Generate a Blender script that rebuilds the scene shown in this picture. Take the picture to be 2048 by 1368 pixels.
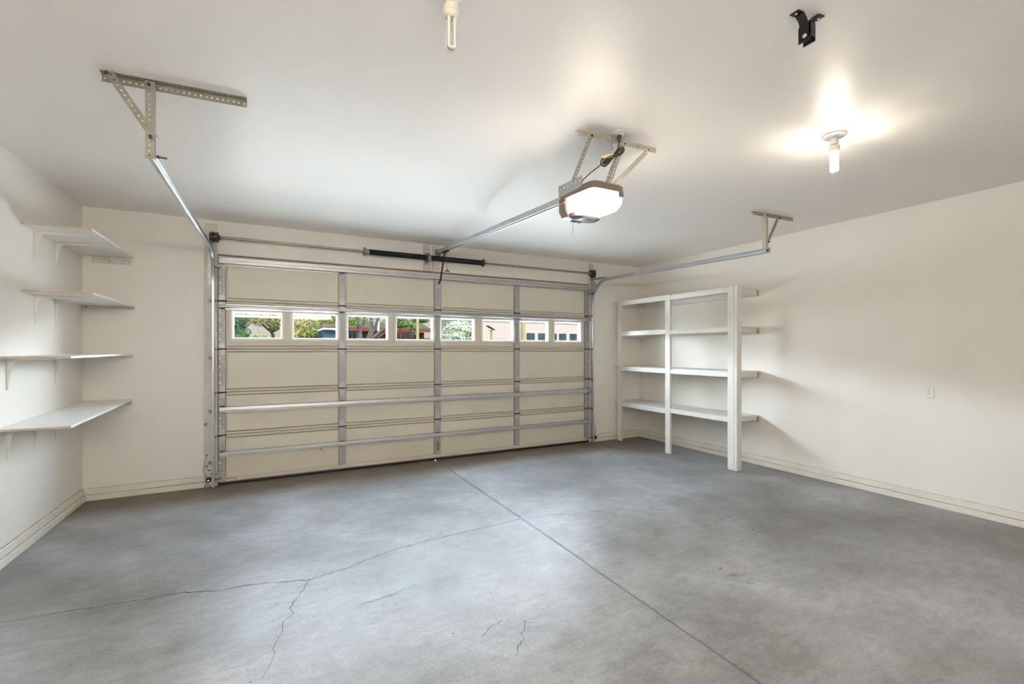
import bpy, math, random
from mathutils import Vector, Matrix

# ------------------------------------------------------------------ clear
for o in list(bpy.data.objects):
    bpy.data.objects.remove(o, do_unlink=True)
SC = bpy.context.scene
COL = SC.collection
PI = math.pi

# ------------------------------------------------------------------ camera
cd = bpy.data.cameras.new('camera'); cam = bpy.data.objects.new('camera', cd); COL.objects.link(cam)
cam.location = (1.619, -5.719, 1.442)
cam.rotation_euler = (PI/2, 0, -0.4814)
cd.sensor_width = 36; cd.lens = 909.07*36/2048; cd.shift_y = 14.75/2048
cd.clip_start = 0.05; cd.clip_end = 300
SC.camera = cam

# ------------------------------------------------------------------ world, sun, exposure
SKY_STRENGTH = 41.0
world = bpy.data.worlds.new('sky'); SC.world = world; world.use_nodes = True
wt = world.node_tree; wt.nodes.clear()
wo = wt.nodes.new('ShaderNodeOutputWorld'); wb = wt.nodes.new('ShaderNodeBackground')
tc = wt.nodes.new('ShaderNodeTexCoord'); sx = wt.nodes.new('ShaderNodeSeparateXYZ'); cr = wt.nodes.new('ShaderNodeValToRGB')
wt.links.new(tc.outputs['Generated'], sx.inputs[0]); wt.links.new(sx.outputs['Z'], cr.inputs[0])
cr.color_ramp.elements[0].position = 0.0; cr.color_ramp.elements[0].color = (0.80, 0.88, 0.97, 1)
cr.color_ramp.elements[1].position = 0.8; cr.color_ramp.elements[1].color = (0.60, 0.77, 1.0, 1)
wt.links.new(cr.outputs[0], wb.inputs[0]); wb.inputs[1].default_value = SKY_STRENGTH
wt.links.new(wb.outputs[0], wo.inputs[0])

sd = bpy.data.lights.new('sun', 'SUN'); sun = bpy.data.objects.new('sun', sd); COL.objects.link(sun)
sd.energy = 95.0; sd.angle = 0.01; sd.color = (1, .95, .86)
sun.rotation_euler = Vector((0.25, 0.55, -0.85)).to_track_quat('-Z', 'Y').to_euler()

# portal: only guides sampling of the sky through the row of door windows
pd = bpy.data.lights.new('window_portal', 'AREA'); pl = bpy.data.objects.new('window_portal', pd); COL.objects.link(pl)
pd.shape = 'RECTANGLE'; pd.size = 4.66; pd.size_y = .34
pl.location = (3.51, .003, 1.706); pl.rotation_euler = (-PI/2, 0, 0)
pd.cycles.is_portal = True

FILL_EMIT = 46.0  # strength of the added rear fill lamp
LENS_EMIT = 24.0
CFL_EMIT = 72.0
SC.view_settings.view_transform = 'Standard'; SC.view_settings.look = 'None'
SC.view_settings.gamma = 1; SC.view_settings.use_curve_mapping = False
SC.view_settings.exposure = 1.14
SC.cycles.max_bounces = 14; SC.cycles.diffuse_bounces = 8; SC.cycles.glossy_bounces = 5
SC.cycles.transparent_max_bounces = 12
SC.cycles.sample_clamp_indirect = 8
SC.cycles.use_denoising = True

# ------------------------------------------------------------------ materials
def nmat(name):
    m = bpy.data.materials.new(name); m.use_nodes = True
    nt = m.node_tree; b = nt.nodes['Principled BSDF']
    return m, nt, b
def tex_coord(nt, scale=(1, 1, 1), kind='Object'):
    t = nt.nodes.new('ShaderNodeTexCoord'); mp = nt.nodes.new('ShaderNodeMapping')
    mp.inputs['Scale'].default_value = scale
    nt.links.new(t.outputs[kind], mp.inputs[0]); return mp.outputs[0]
def noise(nt, vec, scale, detail=3, rough=.5):
    n = nt.nodes.new('ShaderNodeTexNoise'); n.inputs['Scale'].default_value = scale
    n.inputs['Detail'].default_value = detail; n.inputs['Roughness'].default_value = rough
    nt.links.new(vec, n.inputs['Vector']); return n.outputs['Fac']
def ramp(nt, fac, stops):
    r = nt.nodes.new('ShaderNodeValToRGB'); e = r.color_ramp.elements
    while len(e) < len(stops): e.new(.5)
    for i, (p, c) in enumerate(stops):
        e[i].position = p; e[i].color = (c[0], c[1], c[2], 1)
    nt.links.new(fac, r.inputs[0]); return r.outputs[0]
def mixc(nt, fac, a, b, mode='MIX'):
    m = nt.nodes.new('ShaderNodeMix'); m.data_type = 'RGBA'; m.blend_type = mode
    if isinstance(fac, (int, float)): m.inputs[0].default_value = fac
    else: nt.links.new(fac, m.inputs[0])
    for s, i in ((a, 6), (b, 7)):
        if isinstance(s, tuple): m.inputs[i].default_value = (s[0], s[1], s[2], 1)
        else: nt.links.new(s, m.inputs[i])
    return m.outputs[2]
def bump(nt, b, h, strength=.2, dist=.01):
    n = nt.nodes.new('ShaderNodeBump'); n.inputs['Strength'].default_value = strength; n.inputs['Distance'].default_value = dist
    nt.links.new(h, n.inputs['Height']); nt.links.new(n.outputs[0], b.inputs['Normal'])
def plain(name, c, rough=.5, metal=0, var=.08, scale=12, bmp=0, bscale=60, spec=.5):
    m, nt, b = nmat(name)
    v = tex_coord(nt)
    f = noise(nt, v, scale, 4)
    lo = tuple(x*(1-var) for x in c); hi = tuple(min(1, x*(1+var)) for x in c)
    nt.links.new(ramp(nt, f, [(.3, lo), (.7, hi)]), b.inputs['Base Color'])
    b.inputs['Roughness'].default_value = rough; b.inputs['Metallic'].default_value = metal
    b.inputs['Specular IOR Level'].default_value = spec
    if bmp: bump(nt, b, noise(nt, v, bscale, 2), bmp, .004)
    return m
M = {}
M['wall'] = plain('wall_paint', (.80, .765, .71), .55, var=.012, scale=1.5, bmp=.25, bscale=150, spec=.35)
M['ceiling'] = plain('ceiling_paint', (.85, .815, .785), .42, var=.012, scale=1.5, bmp=.18, bscale=130, spec=.45)
M['trim'] = plain('white_trim_paint', (.76, .73, .67), .5, var=.05, scale=8, bmp=.1)
M['door'] = plain('cream_door_steel', (.64, .59, .49), .45, var=.03, scale=3, bmp=.05, bscale=30)
M['door_rail'] = plain('cream_door_rail', (.60, .55, .47), .45, var=.03, scale=5)
M['vinyl'] = plain('white_vinyl', (.80, .79, .76), .4, var=.01)
M['black'] = plain('black_metal', (.012, .012, .013), .38, metal=.3, var=.2)
M['rubber'] = plain('black_rubber', (.015, .015, .015), .7, var=.2)
M['seam'] = plain('brown_grey_seam', (.17, .145, .11), .8, var=.3, scale=20)
M['joint'] = plain('baseboard_joint_shadow_dirt', (.34, .30, .25), .8, var=.5, scale=9)
M['grime'] = plain('dark_grime', (.07, .05, .035), .8, var=.4, scale=40)
M['spring'] = plain('black_spring_steel', (.014, .014, .016), .35, metal=.5, var=.2)
M['shaft'] = plain('brown_steel_shaft', (.36, .31, .25), .4, metal=.8, var=.15)
M['drum'] = plain('dark_cast_drum', (.06, .045, .035), .5, metal=.4, var=.3)
M['bronze'] = plain('brown_plastic_housing', (.13, .10, .08), .3, var=.05)
M['plastic_dark'] = plain('grey_plastic', (.13, .12, .12), .3, var=.05)
M['cord'] = plain('brown_cord', (.04, .022, .015), .5, var=.1)
M['red'] = plain('red_plastic', (.38, .02, .02), .4, var=.1)
M['yellow'] = plain('yellow_paper_tag', (.80, .70, .30), .6, var=.05)
M['porcelain'] = plain('white_porcelain', (.74, .72, .68), .25, var=.01)
M['ballast'] = plain('cream_plastic_ballast', (.66, .62, .54), .35, var=.02)
M['outlet'] = plain('outlet_plastic', (.80, .78, .75), .35, var=.01)
M['slot'] = plain('outlet_slot_dark', (.03, .025, .025), .6, var=.1)
M['melamine'] = plain('white_melamine', (.80, .79, .77), .35, var=.015, scale=3)
M['bracket'] = plain('white_enamel_bracket', (.76, .74, .69), .35, var=.01)
M['chip'] = plain('raw_particleboard', (.50, .43, .34), .8, var=.45, scale=260)
M['endgrain'] = plain('raw_wood_end', (.44, .33, .21), .8, var=.2, scale=60)
M['stain'] = plain('brown_floor_stain', (.20, .16, .10), .5, var=.3, scale=30)
M['crack'] = plain('dark_crack', (.02, .02, .022), .9, var=.3, scale=40)
M['logo'] = plain('pale_red_lettering', (.45, .28, .28), .5, var=.02)

def galv(name, c=(.62, .62, .61), rough=.38, spangle=.14, metal=.85):
    m, nt, b = nmat(name)
    v = tex_coord(nt)
    vo = nt.nodes.new('ShaderNodeTexVoronoi'); vo.inputs['Scale'].default_value = 70
    nt.links.new(v, vo.inputs['Vector'])
    base = ramp(nt, vo.outputs['Color'], [(.1, tuple(x*(1-spangle) for x in c)), (.9, tuple(min(1, x*(1+spangle)) for x in c))])
    d = noise(nt, v, 9, 5, .6)
    col = mixc(nt, ramp(nt, d, [(.55, (0, 0, 0)), (.8, (.5, .5, .5))]), base, tuple(x*.6 for x in c))
    nt.links.new(col, b.inputs['Base Color'])
    b.inputs['Metallic'].default_value = metal; b.inputs['Roughness'].default_value = rough
    return m
M['galv'] = galv('galvanized_steel', (.46, .465, .47), .42, .10, .55)
M['strut'] = galv('smooth_galvanized_strut', (.50, .50, .50), .36, .03, .6)
M['galv_dull'] = galv('dull_galvanized_steel', (.40, .395, .39), .5, .12, .35)
M['galv_bright'] = galv('bright_galvanized_steel', (.52, .53, .55), .30, .06, .85)
M['angle'] = galv('punched_angle_steel', (.27, .25, .205), .42, .08, .6)
M['angle_r'] = galv('brassy_punched_steel', (.38, .32, .20), .42, .08, .6)
M['backdrop'] = plain('pale_sky_backdrop', (0.01050, 0.00900, 0.00780), .9, var=.06, scale=.3, spec=0)
M['angle_light'] = galv('punched_angle_zinc', (.52, .475, .39), .42, .05, .5)

# painted lumber with knots and brush marks
def lumber(name, c=(.74, .715, .66), axis=2):
    m, nt, b = nmat(name)
    sc = [26, 26, 26]; sc[axis] = 1.6
    v = tex_coord(nt, tuple(sc))
    g = noise(nt, v, 1.6, 5, .65)
    v2 = tex_coord(nt)
    sp = noise(nt, v2, 38, 2, .5)
    a = ramp(nt, g, [(.25, tuple(x*.86 for x in c)), (.6, c), (.8, tuple(min(1, x*1.04) for x in c))])
    col = mixc(nt, ramp(nt, sp, [(.70, (0, 0, 0)), (.76, (1, 1, 1))]), a, (.42, .34, .24))
    nt.links.new(col, b.inputs['Base Color']); b.inputs['Roughness'].default_value = .5
    bump(nt, b, g, .25, .003)
    return m
M['lumber_z'] = lumber('painted_lumber_upright', axis=2)
M['lumber_y'] = lumber('painted_lumber_rail', axis=1)
M['lumber_x'] = lumber('painted_lumber_cross', axis=0)

# jamb boards: painted, dirtier towards the floor, speckled
def jamb():
    m, nt, b = nmat('jamb_board_paint')
    v = tex_coord(nt)
    n1 = noise(nt, v, 50, 3, .6); n2 = noise(nt, v, 9, 4, .6)
    base = ramp(nt, n2, [(.3, (.56, .53, .49)), (.7, (.66, .63, .58))])
    s = nt.nodes.new('ShaderNodeSeparateXYZ'); tcn = nt.nodes.new('ShaderNodeTexCoord')
    nt.links.new(tcn.outputs['Object'], s.inputs[0])
    mr = nt.nodes.new('ShaderNodeMapRange'); mr.inputs[1].default_value = .0; mr.inputs[2].default_value = .5
    mr.inputs[3].default_value = .56; mr.inputs[4].default_value = .70
    nt.links.new(s.outputs['Z'], mr.inputs[0])
    gt = nt.nodes.new('ShaderNodeMath'); gt.operation = 'SUBTRACT'; nt.links.new(n1, gt.inputs[0]); nt.links.new(mr.outputs[0], gt.inputs[1])
    mu = nt.nodes.new('ShaderNodeMath'); mu.operation = 'MULTIPLY'; mu.use_clamp = True; mu.inputs[1].default_value = 12; nt.links.new(gt.outputs[0], mu.inputs[0])
    nt.links.new(mixc(nt, mu.outputs[0], base, (.24, .17, .11)), b.inputs['Base Color'])
    b.inputs['Roughness'].default_value = .6
    bump(nt, b, n1, .15, .003)
    return m
M['jamb'] = jamb()

def base_mat():
    m, nt, b = nmat('baseboard_paint')
    v = tex_coord(nt)
    n1 = noise(nt, v, 55, 3, .6); n2 = noise(nt, v, 6, 4, .6)
    base = ramp(nt, n2, [(.3, (.68, .64, .56)), (.7, (.78, .74, .67))])
    nt.links.new(mixc(nt, ramp(nt, n1, [(.66, (0, 0, 0)), (.76, (.8, .8, .8))]), base, (.36, .28, .19)), b.inputs['Base Color'])
    b.inputs['Roughness'].default_value = .55; bump(nt, b, n1, .25, .004)
    return m
M['baseboard'] = base_mat()

def concrete():
    m, nt, b = nmat('sealed_concrete')
    v = tex_coord(nt)
    vs = tex_coord(nt, (1.0, 2.6, 1)); 
    big = noise(nt, v, .75, 5, .55); mid = noise(nt, v, 3.2, 8, .7); fine = noise(nt, v, 60, 4, .7); st = noise(nt, vs, 7, 8, .75)
    c1 = ramp(nt, big, [(.34, (.155, .144, .135)), (.50, (.236, .232, .231)), (.66, (.325, .324, .331))])
    c2 = ramp(nt, mid, [(.28, (.66, .65, .64)), (.5, (1, 1, 1)), (.72, (1.30, 1.30, 1.32))])
    c = mixc(nt, .8, c1, c2, 'MULTIPLY')
    c3 = ramp(nt, st, [(.27, (.70, .70, .69)), (.5, (1, 1, 1)), (.74, (1.24, 1.24, 1.26))])
    c = mixc(nt, .75, c, c3, 'MULTIPLY')
    c4 = ramp(nt, fine, [(.3, (.80, .80, .80)), (.7, (1.17, 1.17, 1.17))])
    c = mixc(nt, .8, c, c4, 'MULTIPLY')
    # small dark pits
    vo = nt.nodes.new('ShaderNodeTexVoronoi'); vo.inputs['Scale'].default_value = 4.2; nt.links.new(v, vo.inputs['Vector'])
    c = mixc(nt, ramp(nt, vo.outputs['Distance'], [(.022, (.8, .8, .8)), (.034, (0, 0, 0))]), c, (.08, .075, .07))
    # shade below the windows plus some dirt, painted brown along the door sill
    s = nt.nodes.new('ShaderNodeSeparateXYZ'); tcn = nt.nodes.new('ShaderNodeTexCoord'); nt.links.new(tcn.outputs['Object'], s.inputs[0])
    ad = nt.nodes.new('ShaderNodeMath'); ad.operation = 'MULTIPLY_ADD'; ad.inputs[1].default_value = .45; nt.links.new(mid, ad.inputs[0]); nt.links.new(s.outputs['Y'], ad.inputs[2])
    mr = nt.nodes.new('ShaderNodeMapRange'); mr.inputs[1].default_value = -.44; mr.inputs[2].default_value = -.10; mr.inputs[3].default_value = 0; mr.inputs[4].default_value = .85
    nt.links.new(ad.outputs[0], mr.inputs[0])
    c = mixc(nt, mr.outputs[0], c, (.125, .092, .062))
    nt.links.new(c, b.inputs['Base Color'])
    r = nt.nodes.new('ShaderNodeMapRange'); r.inputs[1].default_value = .3; r.inputs[2].default_value = .7; r.inputs[3].default_value = .33; r.inputs[4].default_value = .52
    nt.links.new(mid, r.inputs[0]); nt.links.new(r.outputs[0], b.inputs['Roughness'])
    b.inputs['Specular IOR Level'].default_value = .26
    bump(nt, b, st, .10, .004)
    return m
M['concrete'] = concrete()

def emit(name, c, s, base=(.9, .9, .88)):
    m, nt, b = nmat(name)
    b.inputs['Base Color'].default_value = (*base, 1)
    b.inputs['Emission Color'].default_value = (*c, 1); b.inputs['Emission Strength'].default_value = s
    return m
M['lens'] = emit('glowing_lens', (1, .88, .74), LENS_EMIT)
M['cfl_on'] = emit('glowing_fluorescent_tube', (1, .88, .72), CFL_EMIT)
M['fill_tube'] = emit('glowing_fill_tube', (1, .95, .87), FILL_EMIT)
M['led'] = emit('sensor_indicator_light', (.9, 1, .95), 6)

def tube_off():
    m, nt, b = nmat('unlit_fluorescent_tube')
    b.inputs['Base Color'].default_value = (.80, .77, .72, 1); b.inputs['Roughness'].default_value = .12
    b.inputs['Transmission Weight'].default_value = .15
    return m
M['tube'] = tube_off()

def glass():
    m = bpy.data.materials.new('window_glass'); m.use_nodes = True; nt = m.node_tree; nt.nodes.clear()
    o = nt.nodes.new('ShaderNodeOutputMaterial'); mx = nt.nodes.new('ShaderNodeMixShader')
    t = nt.nodes.new('ShaderNodeBsdfTransparent'); g = nt.nodes.new('ShaderNodeBsdfGlossy'); f = nt.nodes.new('ShaderNodeFresnel')
    t.inputs[0].default_value = (.96, .98, .97, 1); g.inputs['Roughness'].default_value = .03; f.inputs[0].default_value = 1.45
    ge = nt.nodes.new('ShaderNodeNewGeometry'); iv = nt.nodes.new('ShaderNodeMath'); iv.operation = 'SUBTRACT'; iv.inputs[0].default_value = 1
    nt.links.new(ge.outputs['Backfacing'], iv.inputs[1]); mu = nt.nodes.new('ShaderNodeMath'); mu.operation = 'MULTIPLY'
    nt.links.new(f.outputs[0], mu.inputs[0]); nt.links.new(iv.outputs[0], mu.inputs[1])
    nt.links.new(mu.outputs[0], mx.inputs[0]); nt.links.new(t.outputs[0], mx.inputs[1]); nt.links.new(g.outputs[0], mx.inputs[2]); nt.links.new(mx.outputs[0], o.inputs[0])
    return m
M['glass'] = glass()
M['leaf_dark'] = plain('dark_green_leaves', (0.00160, 0.00340, 0.00160), .6, var=.5, scale=8, spec=0)
M['leaf_olive'] = plain('yellow_green_leaves', (0.01050, 0.01000, 0.00260), .6, var=.5, scale=8, spec=0)
M['leaf_mid'] = plain('mid_green_leaves', (0.00580, 0.00820, 0.00260), .6, var=.5, scale=8, spec=0)
M['leaf_pale'] = plain('pale_grey_green_leaves', (0.01250, 0.01400, 0.00980), .6, var=.5, scale=8, spec=0)
M['bark'] = plain('grey_brown_bark', (0.0040, 0.0032, 0.0030), .9, var=.35, scale=30, spec=0)
M['house_brown'] = plain('brown_brick_wall', (0.0023, 0.0016, 0.0013), .9, var=.2, spec=0)
M['fascia'] = plain('red_brown_fascia', (0.0057, 0.0019, 0.0013), .8, var=.2, spec=0)
M['roof_green'] = plain('mossy_shingle_roof', (0.0024, 0.0028, 0.0016), .9, var=.25, scale=20, spec=0)
M['stucco'] = plain('pale_pink_stucco', (0.01500, 0.01220, 0.01080), .9, var=.04, spec=0)
M['post_y'] = plain('ochre_wood_post', (.0105, .0084, .0042), .8, var=.2, spec=0)
M['far_white'] = plain('white_far_trim', (0.01350, 0.01350, 0.01300), .6, var=.05, spec=0)
M['far_glass'] = plain('blue_grey_glass', (0.00130, 0.00190, 0.00240), .5, var=.4, scale=3, spec=0)
M['truck'] = plain('dark_blue_car_paint', (0.0007, 0.0013, 0.0023), .4, var=.1, spec=0)
M['asphalt'] = plain('asphalt', (.03, .03, .03), .9, var=.2, spec=0)
M['lawn'] = plain('dry_lawn', (.02, .03, .01), .95, var=.3, spec=0)
M['drive'] = plain('driveway_concrete', (.60, .57, .53), .9, var=.1, spec=0)
M['soffit'] = plain('eave_paint', (.10, .09, .08), .8, var=.05, spec=0)

# ------------------------------------------------------------------ mesh builder
class MB:
    def __init__(s): s.v = []; s.f = []; s.m = []; s.mi = 0
    def add(s, vs, fs):
        n = len(s.v); s.v += [Vector(v) for v in vs]
        for f in fs: s.f.append([n+i for i in f]); s.m.append(s.mi)
        return s
    def box(s, x0, x1, y0, y1, z0, z1, bev=0):
        if x0 > x1: x0, x1 = x1, x0
        if y0 > y1: y0, y1 = y1, y0
        if z0 > z1: z0, z1 = z1, z0
        if bev:
            b = min(bev, (x1-x0)*.45, (y1-y0)*.45, (z1-z0)*.45)
            vs = []
            for (zz, i) in ((z0, b), (z0+b, 0), (z1-b, 0), (z1, b)):
                xa, xb, ya, yb = x0+i, x1-i, y0+i, y1-i
                vs += [(xa+b-i*.5, ya, zz), (xb-b+i*.5, ya, zz), (xb, ya+b-i*.5, zz), (xb, yb-b+i*.5, zz), (xb-b+i*.5, yb, zz), (xa+b-i*.5, yb, zz), (xa, yb-b+i*.5, zz), (xa, ya+b-i*.5, zz)]
            fs = [list(range(7, -1, -1)), list(range(24, 32))]
            for r in range(3):
                for k in range(8):
                    a = r*8+k; c = r*8+(k+1) % 8; fs.append([a, c, c+8, a+8])
            return s.add(vs, fs)
        vs = [(x0, y0, z0), (x1, y0, z0), (x1, y1, z0), (x0, y1, z0), (x0, y0, z1), (x1, y0, z1), (x1, y1, z1), (x0, y1, z1)]
        return s.add(vs, [(3, 2, 1, 0), (4, 5, 6, 7), (0, 1, 5, 4), (1, 2, 6, 5), (2, 3, 7, 6), (3, 0, 4, 7)])
    def frame(s, p0, p1, up=(0, 0, 1)):
        d = (Vector(p1)-Vector(p0)); L = d.length; d.normalize(); up = Vector(up)
        if abs(d.dot(up)) > .98: up = Vector((1, 0, 0))
        a = d.cross(up).normalized(); b = a.cross(d).normalized()
        return d, a, b, L
    def bar(s, p0, p1, w, h, up=(0, 0, 1)):          # w across, h along up
        d, a, b, L = s.frame(p0, p1, up); p0 = Vector(p0); p1 = Vector(p1)
        vs = []
        for p in (p0, p1):
            for i, j in ((-1, -1), (1, -1), (1, 1), (-1, 1)): vs.append(p+a*i*w/2+b*j*h/2)
        return s.add(vs, [(3, 2, 1, 0), (4, 5, 6, 7), (0, 1, 5, 4), (1, 2, 6, 5), (2, 3, 7, 6), (3, 0, 4, 7)])
    def tube(s, pts, r, n=10, cap=True):
        pts = [Vector(p) for p in pts]; rr = r if isinstance(r, (list, tuple)) else [r]*len(pts)
        d0 = (pts[1]-pts[0]).normalized(); up = Vector((0, 0, 1)) if abs(d0.z) < .9 else Vector((1, 0, 0))
        a = d0.cross(up).normalized(); vs = []; 
        for i, p in enumerate(pts):
            if i == 0: d = d0
            elif i == len(pts)-1: d = (pts[i]-pts[i-1]).normalized()
            else: d = ((pts[i+1]-pts[i]).normalized()+(pts[i]-pts[i-1]).normalized())
            if d.length < 1e-6: d = pts[i]-pts[i-1]
            d.normalize(); a = (a-d*a.dot(d)); a = a.normalized() if a.length > 1e-6 else d.orthogonal().normalized(); b = d.cross(a)
            for k in range(n):
                t = 2*PI*k/n; vs.append(p+a*math.cos(t)*rr[i]+b*math.sin(t)*rr[i])
        fs = []
        for i in range(len(pts)-1):
            for k in range(n): fs.append([i*n+k, i*n+(k+1) % n, (i+1)*n+(k+1) % n, (i+1)*n+k])
        if cap: fs.append(list(range(n-1, -1, -1))); fs.append([(len(pts)-1)*n+k for k in range(n)])
        return s.add(vs, fs)
    def lathe(s, c, prof, n=24, axis='z'):            # prof: (radius, offset) from first to last
        c = Vector(c); vs = []
        for (r, h) in prof:
            for k in range(n):
                t = 2*PI*k/n; u, v = math.cos(t)*r, math.sin(t)*r
                vs.append(c+(Vector((u, v, h)) if axis == 'z' else Vector((h, u, v)) if axis == 'x' else Vector((v, h, u))))
        fs = []
        for i in range(len(prof)-1):
            for k in range(n): fs.append([i*n+k, i*n+(k+1) % n, (i+1)*n+(k+1) % n, (i+1)*n+k])
        fs.append(list(range(n-1, -1, -1))); fs.append([(len(prof)-1)*n+k for k in range(n)])
        return s.add(vs, fs)
    def sweep(s, pts, prof, a, close=True):           # prof (u along fixed vector a, w along binormal), open path in plane normal to a
        pts = [Vector(p) for p in pts]; a = Vector(a); vs = []; n = len(prof)
        for i, p in enumerate(pts):
            d = (pts[min(i+1, len(pts)-1)]-pts[max(i-1, 0)]).normalized()
            b = a.cross(d).normalized()
            for (u, w) in prof: vs.append(p+a*u+b*w)
        fs = []
        for i in range(len(pts)-1):
            for k in range(n): fs.append([i*n+k, i*n+(k+1) % n, (i+1)*n+(k+1) % n, (i+1)*n+k])
        fs.append(list(range(n-1, -1, -1))); fs.append([(len(pts)-1)*n+k for k in range(n)])
        return s.add(vs, fs)
    def poly(s, pts, vec):                            # extrude a planar polygon by vec
        n = len(pts); pts = [Vector(p) for p in pts]; vec = Vector(vec)
        fs = [list(range(n-1, -1, -1)), list(range(n, 2*n))]
        for k in range(n): fs.append([k, (k+1) % n, n+(k+1) % n, n+k])
        return s.add(pts+[p+vec for p in pts], fs)
    def punched(s, p0, p1, wv, t=.0025, pitch=.0254, r=.0055, slot=1.0):
        """flat strip from p0 to p1, width vector wv, with a real hole every pitch"""
        p0 = Vector(p0); p1 = Vector(p1); wv = Vector(wv); d = p1-p0; L = d.length; d.normalize()
        w = wv.length; wd = wv.normalized(); nn = d.cross(wd).normalized()*t
        N = max(1, round(L/pitch)); step = L/N
        ang = [PI/4*k+PI/8 for k in range(8)]
        for c in range(N):
            o = p0+d*(step*(c+.5))+wd*(w/2)
            hx, hy = step/2, w/2
            outer = [(hx, hy*.45), (hx*.45, hy), (-hx*.45, hy), (-hx, hy*.45), (-hx, -hy*.45), (-hx*.45, -hy), (hx*.45, -hy), (hx, -hy*.45)]
            outer = [(hx, hy), (0, hy), (-hx, hy), (-hx, 0), (-hx, -hy), (0, -hy), (hx, -hy), (hx, 0)]
            ang = [PI/4*(k+1) for k in range(8)]
            inner = [(math.cos(a)*r*slot, math.sin(a)*r) for a in ang]
            vs = []
            for off in (0, 1):
                for (u, v) in outer: vs.append(o+d*u+wd*v+nn*off)
                for (u, v) in inner: vs.append(o+d*u+wd*v+nn*off)
            fs = []
            for k in range(8):
                k2 = (k+1) % 8
                fs.append([k, 8+k, 8+k2, k2]); fs.append([16+k, 16+k2, 24+k2, 24+k]); fs.append([8+k, 24+k, 24+k2, 8+k2])
            for k in (0, 1, 4, 5): fs.append([k, (k+1) % 8, 16+(k+1) % 8, 16+k])
            if c == 0:
                for k in (2, 3): fs.append([k, k+1, 17+k, 16+k])
            if c == N-1:
                for k in (6, 7): fs.append([k, (k+1) % 8, 16+(k+1) % 8, 16+k])
            s.add(vs, fs)
        return s
    def build(s, name, mats, parent=None, smooth=False, origin=None):
        if not isinstance(mats, (list, tuple)): mats = [mats]
        if parent is not None:
            r = parent
            while r.parent: r = r.parent
            org = r.location.copy()
        elif origin is not None: org = Vector(origin)
        else: org = Vector((0, 0, 0))
        me = bpy.data.meshes.new(name); me.from_pydata([v-org for v in s.v], [], s.f)
        for m in mats: me.materials.append(M[m] if isinstance(m, str) else m)
        me.polygons.foreach_set('material_index', s.m)
        if smooth: me.polygons.foreach_set('use_smooth', [True]*len(me.polygons))
        me.update()
        o = bpy.data.objects.new(name, me); COL.objects.link(o)
        if parent is None: o.location = org
        else: o.parent = parent
        if smooth:
            try: me.set_sharp_from_angle(angle=math.radians(38))
            except Exception: pass
        return o

def thing(name, label, cat, loc, group=None, kind=None):
    o = bpy.data.objects.new(name, None); COL.objects.link(o); o.location = loc; o.empty_display_size = .1
    if label: o['label'] = label
    if cat: o['category'] = cat
    if group: o['group'] = group
    if kind: o['kind'] = kind
    return o
def tag(o, label=None, cat=None, group=None, kind=None):
    if label: o['label'] = label
    if cat: o['category'] = cat
    if group: o['group'] = group
    if kind: o['kind'] = kind
    return o
def bx(*a, **k): return MB().box(*a, **k)

W, H, D = 7.003, 2.806, -7.20
XJ = 3.485

# ------------------------------------------------------------------ room shell
fl = thing('floor', 'grey sealed concrete garage floor with a straight joint and cracks', None, (0, 0, 0), kind='structure')
g = .0065
def slab_poly(x0, x1, j):   # bevelled edge on the joint side
    z = 0; b = .007
    if j > 0: pr = [(x0, -.15), (x1, -.15), (x1, z-b), (x1-b, z), (x0, z)]
    else: pr = [(x0, -.15), (x1, -.15), (x1, z), (x0+b, z), (x0, z-b)]
    return MB().poly([(x, D-.1, zz) for x, zz in pr], (0, .22-D, 0))
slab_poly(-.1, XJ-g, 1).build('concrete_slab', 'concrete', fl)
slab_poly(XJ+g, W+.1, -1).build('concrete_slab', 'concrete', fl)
bx(XJ-g, XJ+g, D-.1, .12, -.15, -.009).build('joint_filler', 'plastic_dark', fl)

wl = tag(bx(-.15, 0, D-.15, .15, -.15, H+.2).build('wall_left', 'wall'), 'white painted side wall carrying the four shelves', None, None, 'structure')
wr = tag(bx(W, W+.15, D-.15, .15, -.15, H+.2).build('wall_right', 'wall'), 'off-white painted side wall behind the wooden shelving', None, None, 'structure')
wbk = tag(bx(0, W, D-.15, D, -.15, H+.2).build('wall_back', 'wall'), None, None, None, 'structure')
ce = tag(bx(-.15, W+.15, D-.15, .15, H, H+.25).build('ceiling', 'ceiling'), 'smooth white painted garage ceiling', None, None, 'structure')
DX0, DX1, DZ = 1.085, 5.952, 2.450
m = MB(); m.box(0, DX0, 0, .15, -.15, H); m.box(DX1, W, 0, .15, -.15, H); m.box(DX0, DX1, 0, .15, DZ, H)
tag(m.build('wall_front', 'wall'), 'off-white wall framing the wide garage door', None, None, 'structure')
# exterior stop moulding behind the door edges keeps daylight out
m = MB(); m.box(DX0-.02, DX0+.05, .05, .15, -.02, DZ); m.box(DX1-.05, DX1+.02, .05, .15, -.02, DZ); m.box(DX0, DX1, .05, .15, DZ-.03, DZ+.02)
tag(m.build('trim_1', 'trim'), None, None, None, 'structure')
# header lip, brown stained edge above the door
m = MB(); m.box(DX0, DX1, -.006, .05, DZ-.004, DZ+.006)
tag(m.build('trim_2', plain('stained_header_edge', (.42, .31, .2), .7, var=.3, scale=10)), 'thin brown stained edge above the garage door', None, None, 'structure')
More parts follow.
